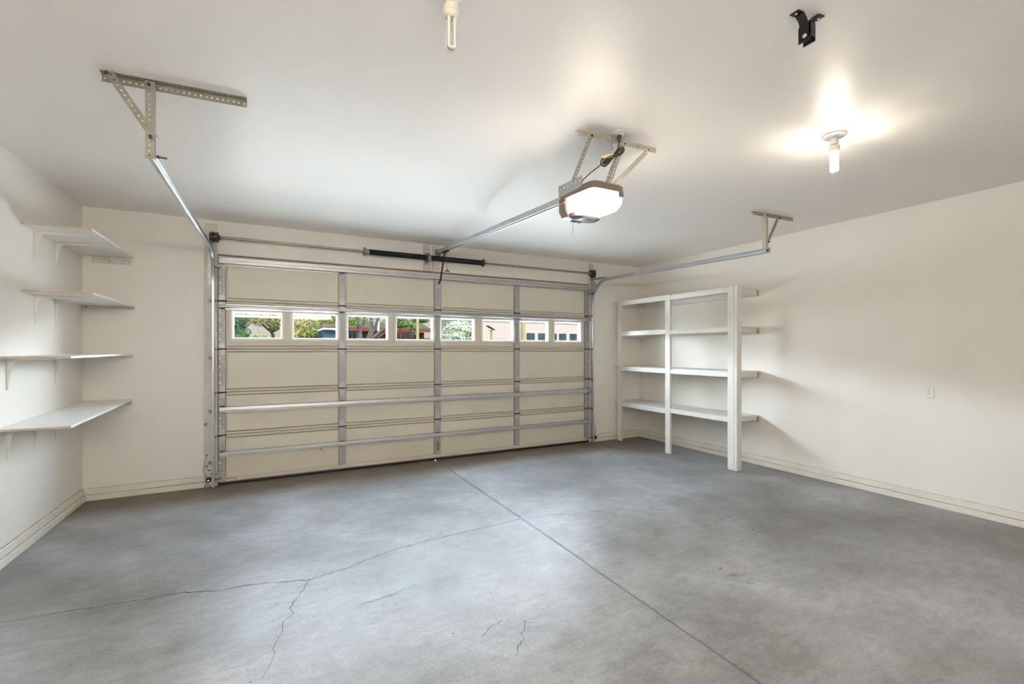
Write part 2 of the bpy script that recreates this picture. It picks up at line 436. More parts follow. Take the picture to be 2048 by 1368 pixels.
# jamb boards and centre backing boards
def board(name, label, x0, x1, z0, z1, th=.028):
    mm = MB(); mm.box(x0, x1, -th, 0, z0, z1, bev=.003)
    o = mm.build(name, 'jamb', origin=(0, 0, 0)); tag(o, label, None, None, 'structure'); return o
jb = board('trim_3', 'scuffed pale jamb board beside the garage door, nearest the white shelves', .968, 1.083, 0, 2.762)
board('trim_4', 'pale jamb board beside the garage door, nearest the wooden shelving', 5.953, 6.03, 0, 2.775)
b5 = board('trim_5', 'pale backing board behind the centre spring bracket', 3.318, 3.402, 2.455, 2.79)
b6 = board('trim_6', 'pale backing board holding the end of the opener rail', 3.440, 3.524, 2.447, 2.79)
for o, xx in ((b5, 3.36), (b6, 3.482)):
    for dx in (-.02, .02):
        for zz in (2.485, 2.73):
            mm = MB(); mm.lathe((xx+dx, -.028, zz), [(.006, 0), (.006, -.002)], 10, 'y'); mm.build('screw', 'drum', o)

def baseboard(name, label, pts, inward):
    """two layer board along a wall: lower curb strip and thinner upper board"""
    r = thing(name, label, None, (0, 0, 0), kind='structure')
    (x0, y0), (x1, y1) = pts; ix, iy = inward
    def lay(t0, z0, z1, nm, bev=.003):
        xs = sorted((x0, x1)); ys = sorted((y0, y1))
        if ix: xs = sorted((x0, x0+ix*t0))
        if iy: ys = sorted((y0, y0+iy*t0))
        MB().box(xs[0], xs[1], ys[0], ys[1], z0, z1, bev=bev).build(nm, 'baseboard', r)
    lay(.034, 0, .052, 'curb_strip'); lay(.018, .055, .112, 'board', .005)
    xs = sorted((x0, x1)); ys = sorted((y0, y1))
    def thin(t0, z0, z1):
        a, b = (sorted((x0, x0+ix*t0)) if ix else xs), (sorted((y0, y0+iy*t0)) if iy else ys)
        return MB().box(a[0], a[1], b[0], b[1], z0, z1)
    thin(.0165, .0515, .0555).build('joint_line', 'joint', r); thin(.006, .112, .1145).build('joint_line', 'joint', r)
    return r
baseboard('baseboard_left', 'dirty cream two-layer baseboard under the white shelves', ((0, D), (0, 0)), (1, 0))
baseboard('baseboard_right', 'cream two-layer baseboard along the wall with the outlet', ((W, D), (W, 0)), (-1, 0))
baseboard('baseboard_front', 'dirty cream baseboard between corner and door, below the white shelves', ((.034, 0), (.968, 0)), (0, -1))
baseboard('baseboard_front', 'cream baseboard between door and wooden shelving', ((6.03, 0), (W-.034, 0)), (0, -1))

# ------------------------------------------------------------------ floor cracks and stains
random.seed(5)
def crack(pts, w0, w1, jit=.012, seg=.03):
    P = []
    for i in range(len(pts)-1):
        a = Vector((*pts[i], 0)); b = Vector((*pts[i+1], 0)); n = max(2, int((b-a).length/seg))
        for k in range(n):
            q = a.lerp(b, k/n)
            if k: q += Vector((random.uniform(-1, 1), random.uniform(-1, 1), 0))*jit*.6
            P.append(q)
    P.append(Vector((*pts[-1], 0)))
    vs = []; fs = []
    for i, p in enumerate(P):
        d = (P[min(i+1, len(P)-1)]-P[max(i-1, 0)]).normalized(); nn = Vector((-d.y, d.x, 0))
        t = i/(len(P)-1); w = (w0*(1-t)+w1*t)*random.uniform(.6, 1.9)/2
        if i == len(P)-1 and w1 < .002: w = .0004
        vs += [p+nn*w+Vector((0, 0, .0006)), p-nn*w+Vector((0, 0, .0006))]
    for i in range(len(P)-1): fs.append([2*i, 2*i+1, 2*i+3, 2*i+2])
    MB().add(vs, fs).build('crack', 'crack', fl)
crack([(-.02, -2.31), (.335, -2.341), (.707, -2.384), (.95, -2.41), (1.147, -2.426), (1.305, -2.502), (1.499, -2.512), (1.66, -2.56), (1.816, -2.609), (2.062, -2.553), (2.2, -2.49), (2.388, -2.427), (2.661, -2.385), (3.0, -2.37), (3.25, -2.355), (3.468, -2.327)], .0042, .0042)
crack([(3.50, -2.33), (3.744, -2.366), (4.0, -2.44), (4.228, -2.494), (4.575, -2.646), (4.8, -2.64), (5.036, -2.628), (5.414, -2.659), (5.864, -2.825)], .0032, .0012)
crack([(1.816, -2.609), (1.75, -2.77), (1.696, -2.89), (1.713, -2.964), (1.659, -3.023), (1.655, -3.113), (1.61, -3.239), (1.617, -3.299), (1.601, -3.367), (1.57, -3.45)], .0035, .0008, .009, .02)
for pts in ([(4.696, -3.176), (4.80, -3.15), (4.917, -3.134), (5.172, -3.111), (5.271, -3.229), (5.15, -3.38)], [(5.059, -3.446), (4.857, -3.449), (4.78, -3.47), (4.699, -3.5)],
            [(5.15, -3.38), (5.05, -3.36), (4.98, -3.40), (4.90, -3.38)], [(2.05, -3.05), (2.25, -3.02), (2.40, -2.98)], [(2.62, -3.83), (2.7, -3.75), (2.80, -3.62), (2.86, -3.66)], [(2.55, -3.62), (2.6, -3.58), (2.70, -3.55)]):
    crack(pts, .0026, .0014, .018, .022)
def blob(cx, cy, rx, ry, rot, name='stain'):
    vs = [(cx, cy, .0005)]; n = 22
    for k in range(n):
        t = 2*PI*k/n; r = random.uniform(.6, 1.1); u, v = math.cos(t)*rx*r, math.sin(t)*ry*r
        vs.append((cx+u*math.cos(rot)-v*math.sin(rot), cy+u*math.sin(rot)+v*math.cos(rot), .0005))
    MB().add(vs, [[0, 1+k, 1+(k+1) % n] for k in range(n)]).build(name, 'stain', fl)
blob(4.217, -3.702, .030, .016, .5); blob(4.213, -3.797, .048, .020, -.3); blob(4.22, -3.913, .028, .010, -.6); blob(4.26, -3.83, .008, .005, 0)
blob(4.33, -4.02, .012, .006, 0); blob(5.66, -.85, .035, .03, .2); blob(5.9, -.78, .02, .01, .2)

# ------------------------------------------------------------------ garage door
door = thing('door_1', 'cream steel sectional garage door, closed, with a row of eight windows', 'garage door', (3.52, 0, 0), kind='structure')
JZ = [0.04, .530, .985, 1.447, 1.957, 2.435]
ST = [(DX0+.008, 1.156), (2.293, 2.365), (3.466, 3.542), (4.640, 4.718), (5.872, DX1-.004)]
WX = [(1.457), (2.040), (2.628), (3.207), (3.790), (4.387), (4.973), (5.557)]
WZ0, WZ1, WHX = 1.545, 1.868, .2525
x0d, x1d = DX0+.004, DX1-.004
for i in range(5):
    z0, z1 = JZ[i], JZ[i+1]
    m = MB()
    if i != 3:
        m.box(x0d, x1d, .004, .045, z0+.001, z1-.001); m.box(x0d, x1d, .03, .046, z0-.01, z1+.01)
    else:
        m.box(x0d, x1d, .004, .045, z0+.001, WZ0); m.box(x0d, x1d, .004, .045, WZ1, z1-.001)
        e = [x0d]+[v for c in WX for v in (c-WHX, c+WHX)]+[x1d]
        for k in range(0, len(e), 2): m.box(e[k], e[k+1], .004, .045, WZ0, WZ1)
    sec = m.build('door_section', 'door', door)
    if i < 4:
        m = MB(); m.box(x0d, x1d, -.0062, .004, z1-.0022, z1+.0022); m.box(x0d, x1d, -.0035, .004, z1-.0335, z1-.0305); m.box(x0d, x1d, -.0035, .004, z1+.0305, z1+.0335)
        m.build('joint_shadow_line', 'seam', sec)  # dark strips painting in shadow gaps and grime along the joints
    # folded rails along the joints
    for (a, b, nm) in ((z0, z0+.030, 'joint_rail'), (z1-.030, z1, 'joint_rail')):
        m = MB()
        pr = [(.006, a+.001), (-.004, a+.003), (-.007, a+.010), (-.007, b-.010), (-.004, b-.003), (.006, b-.001)]
        if i == 0 and a == z0: pr = [(.006, a), (-.010, a), (-.010, a+.03), (.006, a+.034)]
        m.poly([(x0d, y, z) for y, z in pr], (x1d-x0d, 0, 0)); m.build(nm, 'door_rail', sec)
    if i == 4:
        MB().box(x0d, x1d, -.004, .004, z1-.062, z1-.034).build('top_rail', 'door_rail', sec)
    if i != 3:
        for k in range(4):
            a, b = ST[k][1]+.016, ST[k+1][0]-.016
            MB().box(a, b, -.002, .006, z0+.038, z1-.038, bev=.003).build('panel', 'door', sec)
    else:
        for k in range(4):
            a, b = ST[k][1]+.010, ST[k+1][0]-.010
            MB().box(a, b, .0, .006, z0+.036, z0+.062, bev=.002).build('panel', 'door', sec)
    m = MB()
    for (a, b) in ST: m.box(a-.003, a, -.006, .004, z0+.034, z1-.034); m.box(b, b+.003, -.006, .004, z0+.034, z1-.034)
    m.build('stile_seam', 'seam', sec)  # gap shade and grime painted as dark strips beside the stiles
    for k, (a, b) in enumerate(ST):
        m = MB(); m.box(a, b, -.013, .004, z0+.032, z1-.032, bev=.002)
        m.mi = 1
        n = max(3, int((z1-z0)/.055)); xc = (a+b)/2
        for q in range(n):
            zz = z0+.06+(z1-z0-.12)*q/(n-1)
            m.lathe((xc+(.004 if q % 2 else -.003), -.013, zz), [(.0042, 0), (.0042, -.0016)], 6, 'y')
        if k in (0, 4):
            m.mi = 2
            for q in range(4):
                zz = z0+.1+(z1-z0-.2)*q/3; xx = a+.012 if k == 0 else b-.012
                m.lathe((xx, -.013, zz), [(.009, 0), (.009, -.001)], 10, 'y')
        m.build('stile', ['galv_dull', 'drum', 'vinyl'], sec)
# windows: outer cream frame, inner white frame, glass
for c in WX:
    a, b = c-WHX-.022, c+WHX+.022
    z0, z1 = WZ0-.020, WZ1+.018
    m = MB()
    def ring(m, X0, X1, Z0, Z1, t, ya, yb):
        m.box(X0, X1, ya, yb, Z0, Z0+t); m.box(X0, X1, ya, yb, Z1-t, Z1); m.box(X0, X0+t, ya, yb, Z0+t, Z1-t); m.box(X1-t, X1, ya, yb, Z0+t, Z1-t)
    ring(m, a, b, z0, z1, .024, -.009, .004)
    fr = m.build('window_frame', 'door', door)
    m = MB(); ring(m, c-WHX+.001, c+WHX-.001, WZ0+.001, WZ1-.001, .016, -.004, .050)
    ring(m, c-WHX+.001, c+WHX-.001, WZ0+.001, WZ1-.001, .026, .016, .052); m.build('glazing_bead', 'vinyl', fr)
    MB().box(c-WHX+.014, c+WHX-.014, .026, .029, WZ0+.014, WZ1-.014).build('pane', 'glass', fr)
# struts
for (z0, z1, d) in ((2.348, 2.412, .050), (1.878, 1.916, .055), (.772, .832, .050), (.306, .352, .050)):
    xa, xb = DX0+.02, DX1-.002
    t = .0015; mz = (z0+z1)/2
    pr = [(-.013, z0-.010), (-.013, z0), (-d, z0+.007), (-d, mz-.006), (-d+.010, mz-.004), (-d+.010, mz+.004), (-d, mz+.006), (-d, z1-.007), (-.013, z1), (-.013, z1+.010)]
    if mz < 1: pr = [(-.013, z0-.010), (-.013, z0), (-d, z0+.004), (-d, z0+.022), (-d+.006, z0+.026), (-d+.012, z1-.006), (-.013, z1), (-.013, z1+.010)]
    if d > .052: pr = [(-.013, z0-.008), (-.013, z0), (-d+.008, z0+.004), (-d, z0+.012), (-d-.001, mz), (-d, z1-.010), (-d+.008, z1-.002), (-.013, z1), (-.013, z1+.008)]
    back = [(y+t, z) for y, z in reversed(pr)]
    m = MB(); m.poly([(xa, y, z) for y, z in pr+back], (xb-xa, 0, 0))
    m.build('strut', 'galv_bright' if d > .052 else 'strut', door)
# hinges
def shield(cx, zc, w, h, up):
    s = 1 if up else -1
    return [(cx-w/2, zc), (cx+w/2, zc), (cx+w/2, zc+s*h*.45), (cx+w*.28, zc+s*h*.85), (cx, zc+s*h), (cx-w*.28, zc+s*h*.85), (cx-w/2, zc+s*h*.45)]
for zi, z in enumerate(JZ[1:5]):
    for k, (a, b) in enumerate(ST):
        cx = (a+b)/2; w = b-a-.006
        m = MB()
        for up in (True, False):
            zc = z+(.010 if up else -.010)
            pts = [(x, -.0135, zz) for x, zz in shield(cx, zc, w, .062, up)]
            m.poly(pts if up else list(reversed(pts)), (0, -.0025, 0))
        m.box(cx-w/2, cx-w/2+.003, -.030, -.013, z-.016, z+.016); m.box(cx+w/2-.003, cx+w/2, -.030, -.013, z-.016, z+.016)
        m.box(cx-w/2, cx+w/2, -.020, -.016, z+.004, z+.012)
        h = m.build('hinge', 'galv', door)
        m = MB(); m.tube([(cx-w/2-.008, -.024, z), (cx+w/2+.010, -.024, z)], .0075, 8); m.box(cx-w/2-.007, cx-w/2-.001, -.030, -.010, z-.018, z+.018); m.box(cx+w/2+.001, cx+w/2+.007, -.030, -.010, z-.018, z+.018); m.build('hinge_pin', 'grime', h)
        if k in (0, 4):
            s = -1 if k == 0 else 1; xe = 1.064 if k == 0 else 5.962
            m = MB(); m.tube([(cx, -.034, z-.004), (xe, -.062, z-.004)], .0045, 8); m.lathe((xe, -.085, z-.004), [(.0, -.006), (.021, -.006), (.021, .006), (.0, .006)], 16, 'x')
            m.build('roller', 'grime', h)
# top roller brackets, bottom corner brackets, seal, opener bracket, lift handle
for s, cx, xe in ((-1, 1.120, 1.064), (1, 5.915, 5.962)):
    m = MB(); m.box(cx-.035, cx+.035, -.016, -.013, 2.29, 2.345); m.box(cx-.03, cx+.03, -.05, -.016, 2.338, 2.343)
    m.poly([(cx-.03, -.016, 2.24), (cx+.005, -.016, 2.24), (cx+.03, -.05, 2.335), (cx-.01, -.05, 2.335)], (0, -.003, 0))
    o = m.build('top_bracket', 'galv', door)
    m = MB(); m.tube([(cx, -.04, 2.30), (xe, -.092, 2.30)], .0045, 8); m.lathe((xe, -.092, 2.30), [(0, -.006), (.021, -.006), (.021, .006), (0, .006)], 16, 'x'); m.build('roller', 'grime', o)
    m = MB(); m.box(cx-.036, cx+.036, -.018, -.013, .045, .15, bev=.001); m.box(cx-.036, cx+.036, -.045, -.018, .045, .050)
    o = m.build('bottom_bracket', 'galv_dull', door)
    m = MB(); m.tube([(cx, -.03, .08), (xe, -.085, .08)], .005, 8); m.lathe((xe, -.085, .08), [(0, -.006), (.021, -.006), (.021, .006), (0, .006)], 16, 'x'); m.build('roller', 'grime', o)
m = MB(); m.box(x0d, x1d, -.004, .045, .026, .042); m.build('bottom_retainer', 'galv_dull', door)
m = MB(); m.poly([(x0d, y, z) for y, z in ((-.006, .028), (-.010, .012), (.0, .0005), (.04, .0005), (.048, .012), (.045, .028))], (x1d-x0d, 0, 0)); m.build('bottom_seal', 'rubber', door)
m = MB(); m.box(3.475, 3.535, -.020, -.013, 2.24, 2.345); m.box(3.488, 3.492, -.075, -.02, 2.285, 2.325); m.box(3.512, 3.516, -.075, -.02, 2.285, 2.325); m.build('opener_bracket', 'galv', door)
m = MB(); m.box(3.494, 3.500, -.020, -.013, .13, .235); m.box(3.514, 3.520, -.020, -.013, .13, .235); m.box(3.494, 3.520, -.020, -.013, .229, .235); m.box(3.494, 3.520, -.020, -.013, .13, .136); m.build('lift_handle', 'drum', door)

# rust and dirt spots with a shape of their own
def spot(parent, x, z, y, rx, rz):
    vs = [(x, y, z)]; n = 16
    for k in range(n):
        t = 2*PI*k/n; q = random.uniform(.5, 1.15); vs.append((x+math.cos(t)*rx*q, y, z+math.sin(t)*rz*q))
    MB().add(vs, [[0, 1+(k+1) % n, 1+k] for k in range(n)]).build('stain', 'stain', parent)
random.seed(21)
for x, z, rx, rz in ((.980, .655, .016, .022), (.995, .665, .012, .007), (.990, .335, .012, .016), (.985, .30, .006, .010), (1.01, .175, .020, .012), (.99, .215, .010, .018), (1.04, .13, .022, .016), (1.005, 1.62, .004, .008), (1.01, .52, .004, .004)):
    spot(jb, x, z, -.0286, rx, rz)
for x, z, rx, rz in ((1.17, .062, .07, .008), (1.24, .058, .04, .006), (1.40, .30, .006, .005), (2.10, .28, .010, .012), (2.13, .25, .006, .010), (2.0, .16, .005, .004), (1.7, .33, .005, .004), (2.9, .09, .006, .010), (3.2, .20, .003, .008), (5.2, .10, .012, .004), (5.6, .08, .020, .004), (5.82, .07, .03, .007)):
    spot(door, x, z, -.0135 if z < .07 else -.0026, rx, rz)

# ------------------------------------------------------------------ tracks
def arc_path(x, yv, zc, yend, zend, R=.34, n=14):
    """vertical at y=yv from floor, curve, then near horizontal to (yend, zend)"""
    P = [(x, yv, .012), (x, yv, .8), (x, yv, 1.6), (x, yv, zc-R)]
    for k in range(1, n+1):
        t = PI/2*k/n; P.append((x, yv-R+R*math.cos(t), zc-R+R*math.sin(t)))
    for k in range(1, 7):
        t = k/6; P.append((x, (yv-R)*(1-t)+yend*t, zc*(1-t)+zend*t))
    return P
def cprof(sgn):
    # u: towards door centre (+) ; w: across; open C channel, 50 mm across, 24 mm deep
    a = [(.0, -.025), (.018, -.025), (.024, -.021), (.024, -.014)]
    b = [(.024, .014), (.024, .021), (.018, .025), (.0, .025)]
    outer = a; t = .0018
    inner = [(.0225, -.014), (.0222, -.020), (.0175, -.0232), (t, -.0232), (t, .0232), (.0175, .0232), (.0222, .020), (.0225, .014)]
    pr = a+inner+b
    pr = [(.0, .025)] + [(.0, -.025)] + a[1:] + inner + b[:-1]
    return [(u*sgn, w) for u, w in pr]
def track(label, x, sgn, zc, yend, zend, boardx):
    r = thing('door_track', label, 'door track', (x, -.09, 0), 'garage door tracks')
    m = MB(); m.sweep(arc_path(x, -.092, zc, yend, zend), cprof(sgn), (1, 0, 0))
    m.build('rail', 'galv_bright', r, smooth=True)
    # jamb clips
    for z in (.25, .79, 1.35, 1.95):
        m = MB(); bx0, bx1 = sorted((x, boardx)); 
        m.box(bx0, bx1, -.031, -.028, z-.022, z+.022, bev=.001); xx = x if sgn > 0 else x-.002
        m.box(xx, xx+.002, -.068, -.028, z-.022, z+.022)
        c = m.build('track_clip', 'galv_dull', r)
        m = MB(); m.lathe(((bx0+bx1)/2, -.031, z), [(.007, 0), (.007, -.004), (.004, -.006)], 6, 'y'); m.build('bolt', 'drum', c)
    # flag bracket and sloped brace
    m = MB(); xx = x-.003*sgn
    m.poly([(xx, -.029, 2.12), (xx, -.10, 2.16), (xx, -.14, 2.32), (xx, -.18, 2.43), (xx, -.029, 2.56)], (-.002*sgn, 0, 0))
    m.box(min(xx, boardx), max(xx, boardx), -.031, -.028, 2.12, 2.56)
    m.build('flag_bracket', 'galv', r)
    m = MB(); m.punched((xx, -.03, zc+.035), (xx, -.40, zc+.015), (0, 0, .028), r=.005); m.build('angle_arm', 'angle', r)
    return r
track('steel door track nearest the white shelves, curving up to the ceiling hanger', 1.046, 1, 2.46, -2.83, 2.444, 1.000)
track('steel door track nearest the wooden shelving, curving up to the ceiling hanger', 5.972, -1, 2.478, -2.915, 2.425, 6.015)

def angle_iron(m, p0, p1, w1, w2, pitch=.0254, r=.0055):
    """L profile: two punched flanges sharing the edge p0-p1"""
    m.punched(p0, p1, w1, pitch=pitch, r=r); m.punched(p0, p1, w2, pitch=pitch, r=r)
def bolt(m, p, ax='y', r=.009, h=-.012):
    m.lathe(p, [(r, 0), (r, h*.5), (r*.55, h*.5), (r*.55, h)], 8, ax)

# left hanger
hl = thing('track_hanger', 'punched steel angle hanger on the ceiling, largest and nearest the white shelves', 'hanger', (1.06, -2.84, H), 'punched angle track hangers')
m = MB(); angle_iron(m, (.862, -2.79, H-.001), (1.485, -2.838, H-.001), (0, 0, -.038), (0, -.036, 0)); m.build('ceiling_angle', 'angle', hl)
m = MB(); angle_iron(m, (1.078, -2.842, H-.012), (1.078, -2.842, 2.405), (-.036, 0, 0), (0, .034, 0)); m.build('vertical_angle', 'angle', hl)
m = MB(); m.punched((.888, -2.848, H-.022), (1.066, -2.848, 2.50), Vector((.031, 0, .018)), r=.0055); m.build('brace', 'angle', hl)
for p in ((.895, -2.852, H-.020), (1.058, -2.846, H-.030), (1.066, -2.852, 2.512)):
    m = MB(); bolt(m, p); m.build('bolt', 'drum', hl)
m = MB(); m.tube([(1.045, -2.80, 2.432), (1.125, -2.80, 2.432)], .005, 8); m.lathe((1.085, -2.80, 2.432), [(.010, 0), (.010, .007)], 6, 'x'); m.build('bolt', 'drum', hl)
# right hanger
hr = thing('track_hanger', 'punched steel angle hanger on the ceiling above the wooden shelving side', 'hanger', (5.96, -2.87, H), 'punched angle track hangers')
m = MB(); angle_iron(m, (5.80, -2.846, H-.001), (6.395, -2.886, H-.001), (0, 0, -.034), (0, .034, 0)); m.build('ceiling_angle', 'angle_r', hr)
m = MB(); angle_iron(m, (5.948, -2.880, H-.012), (5.948, -2.880, 2.40), (.036, 0, 0), (0, .034, 0)); m.build('vertical_angle', 'angle_light', hr)
m = MB(); angle_iron(m, (6.175, -2.880, H-.020), (5.990, -2.880, 2.50), Vector((-.030, 0, .012)), (0, .032, 0)); m.build('brace', 'angle_r', hr)
for p in ((5.966, -2.886, H-.025), (6.165, -2.886, H-.028), (5.985, -2.886, 2.515), (5.965, -2.886, 2.425)):
    m = MB(); bolt(m, p); m.build('bolt', 'drum', hr)

# ------------------------------------------------------------------ torsion spring assembly
ts = thing('torsion_spring_shaft', 'steel torsion shaft with two black springs above the garage door', 'garage door spring', (3.36, -.12, 2.604))
YS, ZS = -.12, 2.604
m = MB(); m.tube([(1.03, YS, ZS+.004), (5.995, YS, ZS-.002)], .0135, 14); m.build('shaft', 'shaft', ts, smooth=True)
def spring(x0, x1):
    m = MB(); n = int((x1-x0)/.011); pr = []
    for k in range(n):
        a = x0+(x1-x0)*k/n; st = (x1-x0)/n
        pr += [(.0325, a-x0), (.0352, a-x0+st*.5)]
    pr.append((.0325, x1-x0)); m.lathe((x0, YS, ZS), pr, 16, 'x'); return m.build('spring', 'spring', ts)
spring(2.600, 3.325); spring(3.385, 4.085)
for x, s in ((2.575, -1), (4.098, 1)):
    m = MB(); m.lathe((x, YS, ZS), [(.020, -.022*1), (.046, -.018), (.050, -.006), (.046, .006), (.036, .010), (.034, .026)] if s < 0 else [(.034, -.026), (.036, -.010), (.046, -.006), (.050, .006), (.046, .018), (.020, .022)], 14, 'x')
    for k in range(4):
        t = PI/2*k+.4; m.lathe((x+(-.01 if s < 0 else .01), YS+math.cos(t)*.045, ZS+math.sin(t)*.045), [(.007, -.012), (.007, .012)], 6, 'x')
    m.build('winding_cone', 'shaft' if s < 0 else 'drum', ts)
m = MB(); m.lathe((2.600, YS, ZS), [(.0355, -.004), (.0355, .016)], 16, 'x'); m.build('spring_end_paint', 'galv_dull', ts)
m = MB(); m.box(3.345, 3.350, -.165, -.028, ZS-.05, ZS+.055, bev=.001); m.box(3.325, 3.375, -.033, -.028, ZS-.075, ZS+.08); m.lathe((3.355, YS, ZS), [(.042, -.020), (.048, -.012), (.048, .012), (.042, .020)], 16, 'x')
m.build('centre_bracket', 'shaft', ts)
for x, s in ((1.075, -1), (5.93, 1)):
    m = MB(); m.lathe((x, YS, ZS), [(.048, -.030), (.056, -.028), (.056, -.022), (.046, -.018), (.046, .018), (.056, .022), (.056, .028), (.030, .030), (.022, .045)], 20, 'x')
    m.build('cable_drum', 'drum', ts, smooth=True)
    xb = x+.045*s
    m = MB(); m.box(xb-.002, xb+.002, -.15, -.028, ZS-.06, ZS+.05, bev=.001); m.lathe((xb, YS, ZS), [(.026, -.008), (.026, .008)], 14, 'x'); m.build('bearing_plate', 'drum', ts)
    m = MB(); m.tube([(x+.012*s, -.066, ZS), (x+.012*s, -.060, .10)], .0018, 6); m.build('lift_cable', 'shaft', ts)

# ------------------------------------------------------------------ opener
op = thing('garage_door_opener', 'ceiling-hung opener with glowing white lens and long steel rail', 'garage door opener', (3.50, -3.26, 2.51))
ry0, rz0, ry1, rz1 = -.045, 2.700, -3.08, 2.530
def cch(p0, p1, w, h, t=.0025, lip=.012):
    m = MB(); pts = [(-w/2, -h/2), (-w/2, h/2), (w/2, h/2), (w/2, -h/2), (w/2-lip, -h/2), (w/2-lip, -h/2+t), (w/2-t, -h/2+t), (w/2-t, h/2-t), (-w/2+t, h/2-t), (-w/2+t, -h/2+t), (-w/2+lip, -h/2+t), (-w/2+lip, -h/2)]
    m.sweep([p0, p1], [(u, v) for u, v in pts], (1, 0, 0)); return m
cch((3.50, ry1, rz1), (3.50, ry0, rz0), .044, .044).build('rail', 'galv', op)
MB().bar((3.50, ry1, rz1-.008), (3.50, ry0-.1, rz0-.013), .012, .020).build('drive_belt', 'rubber', op)
m = MB(); m.box(3.465, 3.535, -.034, -.028, 2.66, 2.74); m.box(3.470, 3.474, -.10, -.03, 2.67, 2.72); m.box(3.526, 3.530, -.10, -.03, 2.67, 2.72); m.build('header_bracket', 'shaft', op)
m = MB(); m.box(3.478, 3.522, -.42, -.27, 2.643, 2.672, bev=.004); m.build('trolley', 'black', op)
m = MB(); A = [(3.500, -.315, 2.650), (3.500, -.23, 2.50), (3.502, -.145, 2.345), (3.502, -.125, 2.318), (3.500, -.10, 2.306), (3.500, -.055, 2.304)]
m.tube(A, .0105, 8); m.build('door_arm', 'black', op, smooth=True)
for p in ((3.500, -.225, 2.49), (3.500, -.148, 2.355)):
    m = MB(); m.lathe((p[0]-.016, p[1], p[2]), [(.007, 0), (.007, .03)], 6, 'x'); m.build('arm_bolt', 'galv', op)
# housing: rounded plan, tapered below
hx0, hx1, hy0, hy1, hzt, hzb = 3.368, 3.632, -3.055, -3.455, 2.517, 2.345
def plan(i, k=.045, n=5, x0=hx0, x1=hx1, y0=hy0, y1=hy1):
    a, b, c, d = x0+i, x1-i, y1+i, y0-i; P = []
    for (cx, cy, t0) in ((b-k, d-k, 0), (a+k, d-k, PI/2), (a+k, c+k, PI), (b-k, c+k, 1.5*PI)):
        for q in range(n): t = t0+PI/2*q/(n-1); P.append((cx+math.cos(t)*k, cy+math.sin(t)*k))
    return P
def loft(m, layers):
    n = len(layers[0][0]); vs = []
    for P, z in layers: vs += [(x, y, z(x, y) if callable(z) else z) for x, y in P]
    fs = [list(range(n)), list(range((len(layers)-1)*n, len(layers)*n))[::-1]]
    for i in range(len(layers)-1):
        for k in range(n): fs.append([i*n+k, (i+1)*n+k, (i+1)*n+(k+1) % n, i*n+(k+1) % n])
    return m.add(vs, fs)
tilt = lambda z: (lambda x, y: z+(y+3.08)*.055)
m = MB(); loft(m, [(plan(.010), tilt(hzt+.004)), (plan(0), tilt(hzt-.006)), (plan(0), tilt(hzt-.045)), (plan(.014), tilt(hzt-.047))]); m.build('housing', 'bronze', op, smooth=True)
# front end cap (door side), full height
m = MB(); loft(m, [(plan(0, .03, y0=hy0+.002, y1=hy0-.105), tilt(hzt-.040)), (plan(0, .03, y0=hy0+.002, y1=hy0-.105), tilt(hzb+.050)), (plan(.018, .02, y0=hy0+.002, y1=hy0-.125), tilt(hzb+.004))]); cap = m.build('end_cap', 'bronze', op, smooth=True)
# wrap-around lens
m = MB(); ly0 = hy0-.104
loft(m, [(plan(.004, .05, y0=ly0), tilt(hzt-.040)), (plan(.002, .05, y0=ly0), tilt(hzt-.09)), (plan(.006, .05, y0=ly0), tilt(hzb+.055)), (plan(.030, .04, y0=ly0-.01), tilt(hzb+.020)), (plan(.062, .03, y0=ly0-.02), tilt(hzb+.004))]); m.build('lens', 'lens', op, smooth=True)
# corner tabs of the housing, button panel below
m = MB(); m.box(hx1-.060, hx1-.020, hy1-.0005, hy1+.03, hzt-.098, hzt-.06); m.build('corner_tab', 'bronze', op)
cx, cy = 3.500, -3.19
m = MB(); n = 24; L0 = [(cx+math.cos(2*PI*k/n)*.115, cy+math.sin(2*PI*k/n)*.085) for k in range(n)]; L1 = [(cx+(x-cx)*.8, cy+(y-cy)*.8) for x, y in L0]
loft(m, [(L0, tilt(hzb+.022)), (L0, tilt(hzb-.002)), (L1, tilt(hzb-.016))]); bp = m.build('control_panel', 'plastic_dark', op, smooth=True)
for k in range(3):
    m = MB(); m.box(3.43+.03*k, 3.45+.03*k, -3.145, -3.125, hzb-.024, hzb-.016); m.build('button', 'black', bp)
# lettering plate on the side of the end cap
tcv = bpy.data.curves.new('t', 'FONT'); tcv.body = 'Chamberlain'; tcv.size = .017; tcv.extrude = .0006; tcv.align_x = 'CENTER'; tcv.shear = .3
to = bpy.data.objects.new('t', tcv); COL.objects.link(to)
bpy.context.view_layer.update(); dg = bpy.context.evaluated_depsgraph_get(); tme = bpy.data.meshes.new_from_object(to.evaluated_get(dg))
bpy.data.objects.remove(to); lo = bpy.data.objects.new('lettering', tme); COL.objects.link(lo); lo.parent = op
tme.materials.clear(); tme.materials.append(M['logo'])
# text plane facing -x: text x -> -y, text y -> z
tme.transform(Matrix(((0, 0, -1, hx0-.0008-3.50), (-1, 0, 0, -3.105+3.26), (0, 1, 0, 2.437-2.51), (0, 0, 0, 1))))
# side brackets
for xx in (hx0-.002, hx1+.001):
    m = MB(); m.punched((xx, -3.075, 2.520), (xx, -3.345, 2.507), (0, 0, .050), t=.0025, pitch=.045, r=.008, slot=1.2); m.box(min(xx, xx+.001), max(xx, xx+.001), -3.34, -3.075, 2.49, 2.523); m.build('side_bracket', 'galv_dull', op)
m = MB(); m.tube([(3.475, -3.10, 2.345), (3.462, -3.115, 2.315), (3.452, -3.12, 2.27), (3.449, -3.12, 2.235)], .0013, 5); m.build('antenna_wire', 'cord', op)

